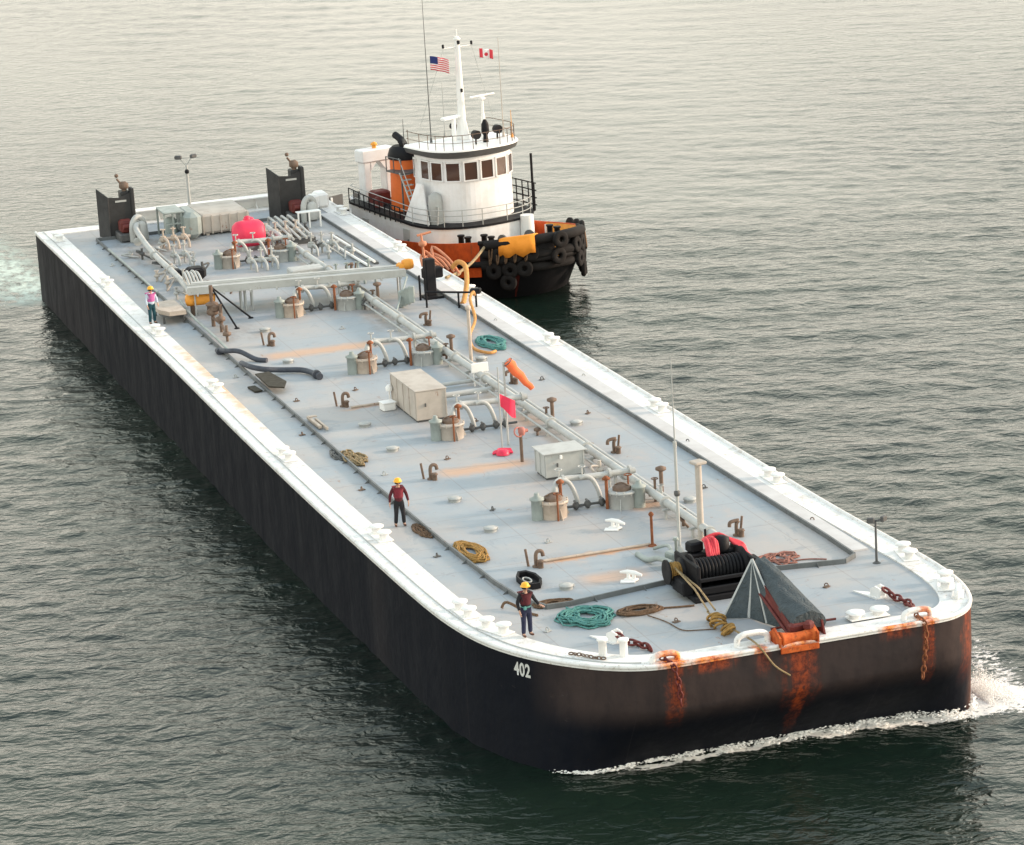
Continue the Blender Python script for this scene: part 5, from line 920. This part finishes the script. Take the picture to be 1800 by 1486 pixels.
# stair, screen plate, side things on the near side
m = MB(); m.slab([(0.9, -3.3, ZB + 0.15), (3.1, -3.1, ZB + 0.15), (2.2, -2.8, ZB + 2.2), (1.6, -2.8, ZB + 2.2)], 0.08); m.build('side_screen', 'tugwhite', tug, True)
m = MB()
for k in range(9): m.box((0.2 + 0.16 * k, -2.75, ZB + 2.5 - 0.27 * k), (0.25, 0.5, 0.04))
m.tube([(0.1, -3.0, ZB + 2.6), (1.6, -3.0, ZB + 0.2)], 0.05, 6); m.tube([(0.1, -3.0, ZB + 3.4), (1.6, -3.0, ZB + 1.0)], 0.03, 6); m.build('ladder', 'grey', tug, True)
m = MB(); m.box((-0.5, -2.4, ZB + 2.55), (1.7, 1.2, 0.08)); m.cyl((0.2, -2.95, ZB + 0.1), (0.2, -2.95, ZB + 2.5), 0.05)
for q in (-1.3, -0.5, 0.3): m.cyl((q, -3.0, ZB + 2.55), (q, -3.0, ZB + 3.35), 0.03)
m.tube([(-1.3, -3.0, ZB + 3.35), (0.3, -3.0, ZB + 3.35)], 0.03, 6); m.build('bridge_wing', 'dgrey', tug, True)
m = MB(); m.lathe((2.9, -2.55, ZB + 0.12), [(0.42, 0), (0.40, 1.2), (0.34, 1.55), (0.12, 1.7)], 18); m.tube([(2.35, -3.0, ZB + 0.1), (2.35, -2.9, ZB + 1.1), (3.4, -2.7, ZB + 1.1), (3.4, -2.8, ZB + 0.1)], 0.04, 6); m.build('grey_shade_cylinder', 'grey', tug, True)  # added grey cylinder and rail, standing in for shading on the white house
for (x_, w_) in ((-3.2, 0.7), (1.2, 0.7)):
    m = MB(); m.box((x_, -3.46, 2.35), (w_, 0.06, 1.2), 0, 0.02); d_ = m.build('door', 'lgrey', tug, True); m = MB(); m.box((x_ + 0.22, -3.52, 2.3), (0.05, 0.06, 0.2)); m.build('handle', 'dgrey', d_, True)
# funnels
for yy in (-1.85, 1.85):
    fm = MB(); prof = [(0.95, 0), (0.9, 1.4), (0.85, 3.1)]; rings = []
    for (r, h) in prof: rings.append([(-1.35 + r * 1.0 * math.cos(a), yy + r * 0.85 * math.sin(a), ZB + 0.1 + h) for a in [2 * math.pi * k / 24 for k in range(24)]])
    fm.loft(rings, True, True); fu = fm.build('funnel', 'orange', tug, True); cm = MB(); rings = []
    for (r, h) in [(0.9, 3.0), (0.93, 3.2), (0.8, 3.55), (0.6, 3.7)]: rings.append([(-1.35 + r * 1.03 * math.cos(a), yy + r * 0.9 * math.sin(a), ZB + 0.1 + h) for a in [2 * math.pi * k / 24 for k in range(24)]])
    cm.loft(rings, True, True); cm.tube(smooth_path([(-1.2, yy, ZB + 3.6), (-1.2, yy, ZB + 3.85), (-1.5, yy, ZB + 4.1), (-2.1, yy, ZB + 4.3)], 4), 0.2, 10); cm.tube(smooth_path([(-1.1, yy - 0.2, ZB + 3.6), (-1.1, yy - 0.2, ZB + 3.95), (-1.3, yy - 0.2, ZB + 4.1)], 4), 0.15, 8); cm.build('exhaust', 'black', fu, True)
# aft white frame with arch
m = MB(); ax = -4.5
m.box((ax, -2.55, ZB + 1.6), (0.7, 0.45, 3.0), 0, 0.05); m.box((ax, -1.15, ZB + 1.6), (0.7, 0.45, 3.0), 0, 0.05); m.box((ax, -1.85, ZB + 2.95), (0.9, 2.1, 0.7), 0, 0.06)
for sgn in (-1, 1): m.add([(ax + 0.35, -1.85 + sgn * 0.48, ZB + 2.6), (ax + 0.35, -1.85 + sgn * 0.48, ZB + 2.1), (ax + 0.35, -1.85 + sgn * 0.1, ZB + 2.6), (ax - 0.35, -1.85 + sgn * 0.48, ZB + 2.6), (ax - 0.35, -1.85 + sgn * 0.48, ZB + 2.1), (ax - 0.35, -1.85 + sgn * 0.1, ZB + 2.6)], [(0, 1, 2), (5, 4, 3), (1, 4, 5, 2)])
m.build('aft_house_frame', 'tugwhite', tug, True)
m = MB(); m.lathe((ax, -1.85, ZB + 3.3), [(0.12, 0), (0.12, 0.15), (0.2, 0.17), (0.16, 0.28), (0.05, 0.34)], 12); m.build('deck_lamp', 'yellow', tug, True)
m = MB(); m.box((-3.3, -2.4, ZB + 0.7), (0.9, 1.0, 0.9), 0, 0.1); m.lathe((-2.6, -2.9, ZB + 0.2), [(0.25, 0), (0.25, 0.6), (0.12, 0.75)], 12); m.build('deck_machinery', 'dred', tug, True)
m = MB(); m.torus((-5.35, -3.0, ZB + 0.1), 0.45, 0.12, 24, 8, (0.3, 1, 0)); m.lathe((-5.35, -2.85, ZB + 0.1), [(0.14, -0.3), (0.14, 0.2)], 14, 'Y'); m.build('towing_ring', 'tugwhite', tug, True)
# mast, radars, lights on roof
MX, MY = 1.25, 0.45
m = MB(); m.cyl((MX, MY, Z3), (MX, MY, 12.9), 0.25, 0.13, 14); m.box((MX, MY, Z3 + 0.6), (0.8, 0.55, 1.3), 0, 0.1, 0.6); m.cyl((MX + 0.1, MY - 0.6, Z3), (MX + 0.1, MY - 0.6, Z3 + 1.25), 0.13); m.box((MX + 0.1, MY - 0.75, Z3 + 1.3), (0.35, 1.3, 0.16), 0.2, 0.04)
m.tube([(MX, MY - 0.9, 12.35), (MX, MY + 0.9, 12.35)], 0.03, 6); m.cyl((MX, MY, 12.9), (MX, MY, 13.3), 0.03); m.lathe((MX, MY, 12.75), [(0.2, 0), (0.2, 0.06)], 10); m.build('mast', 'white', tug, True)
for (lx, ly, lz, lr) in ((MX, MY - 0.9, 12.37, 0.07), (MX, MY + 0.9, 12.37, 0.07), (MX + 0.13, MY, 9.9, 0.1), (MX + 0.13, MY, 12.5, 0.09)): m = MB(); m.lathe((lx, ly, lz), [(lr * 0.9, 0), (lr, 0.17), (lr * 0.5, 0.21)], 10); m.build('mast_light', 'black', tug, True)
m = MB(); m.cyl((2.0, 1.35, Z3), (2.0, 1.35, Z3 + 2.1), 0.09, 0.07); m.box((2.0, 1.35, Z3 + 0.7), (0.3, 0.3, 1.4), 0, 0.05, 0.6); m.box((2.0, 1.35, Z3 + 2.2), (0.3, 0.3, 0.18), 0, 0.05); m.box((2.0, 1.35, Z3 + 2.36), (0.12, 1.7, 0.1), 0.1, 0.03); m.build('radar', 'white', tug, True)
for (x, y) in ((3.3, 0.0), (2.7, 1.75)):
    m = MB(); m.cyl((x, y, Z3), (x, y, Z3 + 0.35), 0.05); m.lathe((x, y, Z3 + 0.55), [(0.13, -0.22), (0.24, -0.12), (0.24, 0.2)], 14, 'X'); m.build('searchlight', 'black', tug, True)
m = MB(); m.lathe((3.1, 0.75, Z3), [(0.16, 0), (0.12, 0.4), (0.22, 0.55), (0.2, 1.0), (0.08, 1.25)], 12); m.build('roof_horn', 'black', tug, True)
m = MB(); rt = ov(1.1)
for i in range(0, len(rt), 2): m.cyl((rt[i][0], rt[i][1], Z3), (rt[i][0], rt[i][1], Z3 + 0.8), 0.022, n=6)
m.tube([(x, y, Z3 + 0.8) for x, y in rt], 0.02, 6); m.tube([(x, y, Z3 + 0.4) for x, y in rt], 0.015, 6); m.build('roof_railing', 'brown', tug, True)
for (x, y, h, c_) in ((0.8, -1.3, 8.0, 'dgrey'), (-0.4, -2.3, 1.3, 'dgrey'), (2.3, 2.4, 5.4, 'beige'), (3.0, 2.5, 1.5, 'yellow'), (-0.2, 0.2, 3.0, 'grey')):
    m = MB(); m.cyl((x, y, Z3), (x, y, Z3 + h), 0.035, 0.014, 6); m.lathe((x, y, Z3), [(0.08, 0), (0.06, 0.25)], 8); m.build('whip_antenna', c_, tug, True)
# starboard/forward side: black stair rail and post on the far side
m = MB()
for k in range(5): m.cyl((3.9 - 0.6 * k, 3.15, ZB + 0.1), (3.9 - 0.6 * k, 3.15, ZB + 1.6), 0.04, n=6)
for zz in (0.4, 0.8, 1.2, 1.6): m.tube([(4.0, 3.2, ZB + zz), (1.4, 3.25, ZB + zz)], 0.035, 6)
m.cyl((3.6, 3.25, ZB), (3.6, 3.25, ZB + 3.2), 0.07); m.build('far_side_rail', 'black', tug, True)
m = MB(); m.cyl((5.2, 1.75, 1.2), (5.2, 1.75, ZB + 0.25), 0.42, 0.36, 18); m.build('vent_trunk', 'white', tug, True)
for (x, y) in ((6.0, -2.75), (7.6, -2.3), (8.6, 1.2)):
    m = MB(); m.box((x, y, sheer(x) + 0.04), (1.3, 0.5, 0.08), 0.2, 0.02)
    for q in (-0.35, 0.35): m.lathe((x + q, y, sheer(x)), [(0.15, 0), (0.15, 1.25), (0.2, 1.28), (0.2, 1.36)], 12)
    m.build('bitt', 'black', tug, True)
m = MB(); m.lathe((6.8, 0, sheer(6.8) + 0.6), [(0.55, -0.9), (0.55, -0.8), (0.3, -0.78), (0.3, 0.78), (0.55, 0.8), (0.55, 0.9)], 20, 'Y'); m.box((6.8, 0, sheer(6.8) + 0.2), (1.4, 2.2, 0.4), 0, 0.05); m.build('anchor_windlass', 'dgrey', tug, True)
# bow pudding fender
m = MB(); pp = [(q + 0.16, -hb(q) * 1.02, 0) for q in (8.3, 8.9, 9.5, 10.15, 10.5)] + [(q + 0.16, hb(q) * 1.02, 0) for q in (10.5, 10.15, 9.5, 8.9, 8.3)]
for zz, rr in ((3.3, 0.24), (2.5, 0.26), (1.8, 0.24)): m.tube([(x - (3.3 - zz) * 0.22, y, zz if zz < 3 else sheer(x) + bh(x) - 0.22) for x, y, _ in smooth_path(pp, 4)], rr, 10)
m.build('bow_fender', 'rubber', tug, True)
m = MB()
for k in range(12):
    m = MB(); q = 6.6 + 0.22 * k; yy = hb(q); m.tube(arc((q, yy + 0.22, sheer(q) + 0.9), (q + 0.25, yy + 0.42, sheer(q) - 0.5 - 0.3 * (k % 3)), (q + 0.2, yy + 0.22, sheer(q) + 0.85)), 0.05, 5); m.build('fender_lashing', 'brownrope', tug, True)
for k in range(5):
    m = MB(); q = 8.7 + 0.36 * k; yy = -hb(q); m.tube(arc((q, yy - 0.2, sheer(q) + 0.9), (q + 0.3, yy - 0.5, sheer(q) - 1.0), (q + 0.25, yy - 0.15, sheer(q) + 0.85)), 0.05, 5); m.build('fender_lashing', 'brownrope', tug, True)
m = MB()
for (sx, zz) in ((8.8, 0.9), (9.6, 0.8)): m.slab([(sx, -hb(sx) * 0.97 - 0.06, zz + 1.0), (sx + 0.3, -hb(sx + .3) * 0.97 - 0.06, zz + 1.0), (sx - 0.9, -hb(sx) * 0.8 + 0.2, zz - 0.8), (sx - 1.2, -hb(sx) * 0.82 + 0.1, zz - 0.8)], 0.1)
m.build('push_plate', 'dred', tug, True)
# tyres round the bow
def tyre(loc, nrm, label=None):
    m = MB(); prof = []; q = Vector(nrm).to_track_quat('Z', 'Y'); Rr, n = 0.29, 18; rings = []
    for k in range(n + 1):
        a = 2 * math.pi * k / n; c = Vector((math.cos(a), math.sin(a), 0)); ring = []
        for (dr, dz) in ((-0.16, -0.10), (-0.06, -0.13), (0.10, -0.12), (0.16, -0.07), (0.16, 0.07), (0.10, 0.12), (-0.06, 0.13), (-0.16, 0.10), (-0.13, 0.0)): ring.append(q @ (c * (Rr + dr) + Vector((0, 0, dz))))
        rings.append(ring)
    m.loft(rings, False, True); o = m.build('tyre', 'rubber', None); o.location = loc; return o
tm = Matrix.Translation(TL) @ Matrix.Rotation(TH, 4, 'Z'); t0 = None; cnt = 0
tyres = []
for row, (zo, svals) in enumerate(((0.45, (6.6, 7.5, 8.3, 9.1, 9.7, 10.2)), (-0.35, (7.1, 8.0, 8.8, 9.5, 10.0)), (1.0, (6.2, 7.2, 8.3)), (-1.0, (7.7, 8.6, 9.4)))):
    for side in (-1, 1):
        for s in svals:
            if side < 0 and s < 8.7: continue
            e = 0.05; a = Vector((s - e, hb(s - e) * side)); b = Vector((s + e, hb(s + e) * side)); d = (b - a).normalized(); nn = Vector((-d.y, d.x)) if side > 0 else Vector((d.y, -d.x))
            if nn.y * side < 0: nn = -nn
            loc = tm @ Vector((s + nn.x * 0.2, hb(s) * side + nn.y * 0.2, sheer(s) + zo - 0.1)); nw = (tm.to_3x3() @ Vector((nn.x, nn.y, 0.1 * random.uniform(-1, 1)))).normalized()
            if t0 is None: t0 = tyre((0, 0, 0), (0, 0, 1)); o = t0
            else: o = t0.copy(); COL.objects.link(o)
            o.location = loc; o.rotation_euler = nw.to_track_quat('Z', 'Y').to_euler(); tyres.append(o)
            rank = len([q for q in svals if q > s]); tag(o, '%s tyre fender from the tug stem, %s row, %s flank of the bow' % (('first', 'second', 'third', 'fourth', 'fifth', 'sixth')[rank], ('middle', 'third', 'top', 'lowest')[row], 'barge facing' if side < 0 else 'far right'), 'tyre', 'tyre fenders round the tug bow')
for k, zz in enumerate((3.2, 2.3)):
    o = t0.copy(); COL.objects.link(o); o['label'] = 'black tyre hung at the very stem of the tug, %s of the two' % ('upper', 'lower')[k]; o.location = tm @ Vector((11.05 - 0.25 * k, 0, zz)); o.rotation_euler = (tm.to_3x3() @ Vector((1, 0, 0))).to_track_quat('Z', 'Y').to_euler()
# orange tarpaulin over the far side bow rail
m = MB(); rings = []
for k in range(9):
    s = 9.2 + 0.145 * k; b = hb(s); zc = sheer(s) + bh(s); ux = 0.25 + 0.08 * k; w_ = 0.06 * math.sin(k * 1.9); rings.append([(s - 0.5, -b + 0.75, sheer(s) + 0.5), (s - 0.25, -b + 0.4, zc - 0.15 + w_), (s, -b + 0.1, zc + 0.12), (s + ux * 0.3, -b - 0.26, zc + 0.1), (s + ux * 0.5, -b - 0.36, zc - 0.35 + w_), (s + ux * 0.5, -b - 0.38 + w_, zc - 0.85 + 2 * w_)])
m.loft(rings, False, True, False); m.v = [tuple(tm @ Vector(v)) for v in m.v]
o = m.build('orange_tarpaulin', paint('orange_tarp_fabric', (0.85, 0.30, 0.03), 0.8, 0.1, 3), None); sm = o.modifiers.new('solid', 'SOLIDIFY'); sm.thickness = 0.04; tag(o, 'bright orange tarpaulin draped over the bow rail of the tug', 'tarpaulin')
# flags on the tug's halyards
def flag(loc, wd, ht, mat, label, drop=0.25):
    m = MB(); nu, nv = 12, 8; V = []
    for u in range(nu + 1):
        for v in range(nv + 1): V.append((wd * u / nu, 0.10 * math.sin(u * 0.9) * (u / nu), -ht * v / nv - drop * (u / nu) ** 1.3))
    m.add(V, [(i * (nv + 1) + j, i * (nv + 1) + j + 1, (i + 1) * (nv + 1) + j + 1, (i + 1) * (nv + 1) + j) for i in range(nu) for j in range(nv)], True); o = m.build('flag', mat, None); o.location = loc; o.rotation_euler = (0, 0, R(-18)); s_ = o.modifiers.new('solid', 'SOLIDIFY'); s_.thickness = 0.01; tag(o, label, 'flag', 'flags on the tug mast'); return o
g = G('striped_flag'); X, Y, Z = g.xyz(); z2 = g.math('ADD', Z, g.math('MULTIPLY', g.math('POWER', g.math('MAXIMUM', g.math('DIVIDE', X, 1.0), 0.0001), 1.3), 0.25))
st_ = g.math('GREATER_THAN', g.math('FRACT', g.math('MULTIPLY', z2, -13 / 2 / 0.75)), 0.5); c = g.mix(st_, (0.62, 0.03, 0.06), (0.8, 0.75, 0.72))
cant = g.math('MULTIPLY', g.math('LESS_THAN', X, 0.42), g.math('GREATER_THAN', z2, -0.4)); c = g.mix(cant, c, (0.02, 0.03, 0.14)); g.set(Base_Color=c, Roughness=0.85)
mst = tm @ Vector((0.3, 0, 0)); 
flag(tm @ Vector((0.8, -1.05, 12.0)), 1.0, 0.75, g.m, 'red striped flag with dark blue corner left of the tug mast')
g = G('white_centre_flag'); X, Y, Z = g.xyz(); ed = g.math('GREATER_THAN', g.math('ABSOLUTE', g.math('SUBTRACT', X, 0.36)), 0.18); dx = g.math('SUBTRACT', X, 0.36); dz = g.math('ADD', Z, 0.34); rr = g.math('SQRT', g.math('ADD', g.math('MULTIPLY', dx, dx), g.math('MULTIPLY', dz, dz)))
c = g.mix(ed, (0.8, 0.78, 0.76), (0.66, 0.05, 0.07)); c = g.mix(g.math('LESS_THAN', rr, 0.10), c, (0.6, 0.04, 0.06)); g.set(Base_Color=c, Roughness=0.85)
flag(tm @ Vector((1.3, 1.8, 12.1)), 0.72, 0.5, g.m, 'smaller white flag with red side bands right of the tug mast', 0.12)
m = MB()
for (a, b) in (((MX, MY - 0.9, 12.3), (0.2, -1.6, Z3 + 0.8)), ((MX, MY + 0.9, 12.3), (1.6, 2.3, Z3 + 0.8))): m.tube([a, b], 0.012, 4)
m.build('halyard', 'grey', tug, True)
# tow line from tug bitt to barge
pa = tm @ Vector((7.6, -2.3, sheer(7.6) + 1.0)); pb = Vector((15.8, 57.6, 0.2)); m = MB(); m.tube([pa.lerp(pb, k / 10) - Vector((0, 0, 0.35 * math.sin(math.pi * k / 10))) for k in range(11)], 0.075, 8); m.tube([pa.lerp(pb, 0.72) - Vector((0, 0, 0.3)), pa.lerp(pb, 0.80) - Vector((0, 0, 0.25))], 0.13, 8)
tag(m.build('tow_line', 'rope', None), 'thick pale line stretched from tug bow to barge edge', 'rope')

# ------------------------------------------------------------------ foam
def blobs(pts, name, mat, label):
    base = [(0, 0, 1)] + [(math.cos(a) * 0.9, math.sin(a) * 0.9, 0.3) for a in [2 * math.pi * k / 5 for k in range(5)]] + [(math.cos(a + 0.6) * 0.8, math.sin(a + 0.6) * 0.8, -0.5) for a in [2 * math.pi * k / 5 for k in range(5)]]
    fs = [(0, 1 + k, 1 + (k + 1) % 5) for k in range(5)] + [f for k in range(5) for f in ((1 + k, 6 + k, 1 + (k + 1) % 5), (1 + (k + 1) % 5, 6 + k, 6 + (k + 1) % 5))]
    m = MB()
    for (x, y, z, r, sx, sz) in pts: m.add([(x + b[0] * r * sx, y + b[1] * r, z + b[2] * r * sz) for b in base], fs, True)
    o = m.build(name, mat, None); tag(o, label, 'foam', None, 'stuff')
g = G('foam'); g.set(Base_Color=g.mix(g.noise(3, 3), (0.95, 0.93, 0.91), (0.88, 0.86, 0.83)), Roughness=0.6, Specular_IOR_Level=0.3); g.set(Subsurface_Weight=0.0); M['foam'] = g.m
bx = [(x, y + 0.95 * 1.9 * rake(x, y)) for x, y in OUT if y < 5]
pts = []; rr = random.Random(5)
def edge(x):
    c_ = min(bx, key=lambda p: abs(p[0] - x) + (0 if p[1] < 4 else 3)); return c_[1]
for i in range(9000):
    t_ = rr.random() ** 0.8; x = 1.9 + 14.6 * t_; w0 = 0.06 + 0.42 * t_ * abs(math.sin(x * 1.7 + 1)) + 0.25 * math.sin(x * 2.3) ** 2 * t_; y0 = edge(x) - 0.06
    d = abs(rr.gauss(0, 0.6)) * w0; dens = 0.5 + 0.5 * math.sin(x * 5.1 + math.sin(x * 13)) 
    if rr.random() > 0.12 + 0.88 * dens: continue
    pts.append((x + rr.gauss(0, 0.05), y0 - d, WZ + 0.03 + 0.16 * rr.random() ** 2 * (0.5 + t_) * math.exp(-d), 0.008 + 0.03 * rr.random() ** 3, rr.uniform(1, 2.6), rr.uniform(0.4, 1)))
for i in range(8000):
    arm = rr.random(); ang_ = rr.uniform(-0.9, 0.9); L0 = rr.random() ** 1.4 * 1.3; x = 16.75 + L0 * math.cos(ang_) * 1.0; y = 2.0 - 0.5 + rr.uniform(0, 1.6) + L0 * math.sin(ang_) * 0.9; k = max(0, 1 - L0 / 1.35)
    ridge = 0.45 + 0.55 * abs(math.sin(ang_ * 7 + L0 * 3))
    z = WZ + 0.03 + (1.0 * math.sin(min(1, L0 / 0.75) * math.pi) ** 1.0 * rr.random() ** 1.6 * ridge if L0 < 0.75 else 0.10 * rr.random())
    pts.append((x, y, z, 0.004 + 0.016 * rr.random() ** 3, rr.uniform(0.8, 1.5), rr.uniform(0.8, 2.0)))
blobs(pts, 'bow_foam', 'foam', 'white foam curling along the front of the barge bow at the waterline')
print('objects', len(bpy.data.objects))
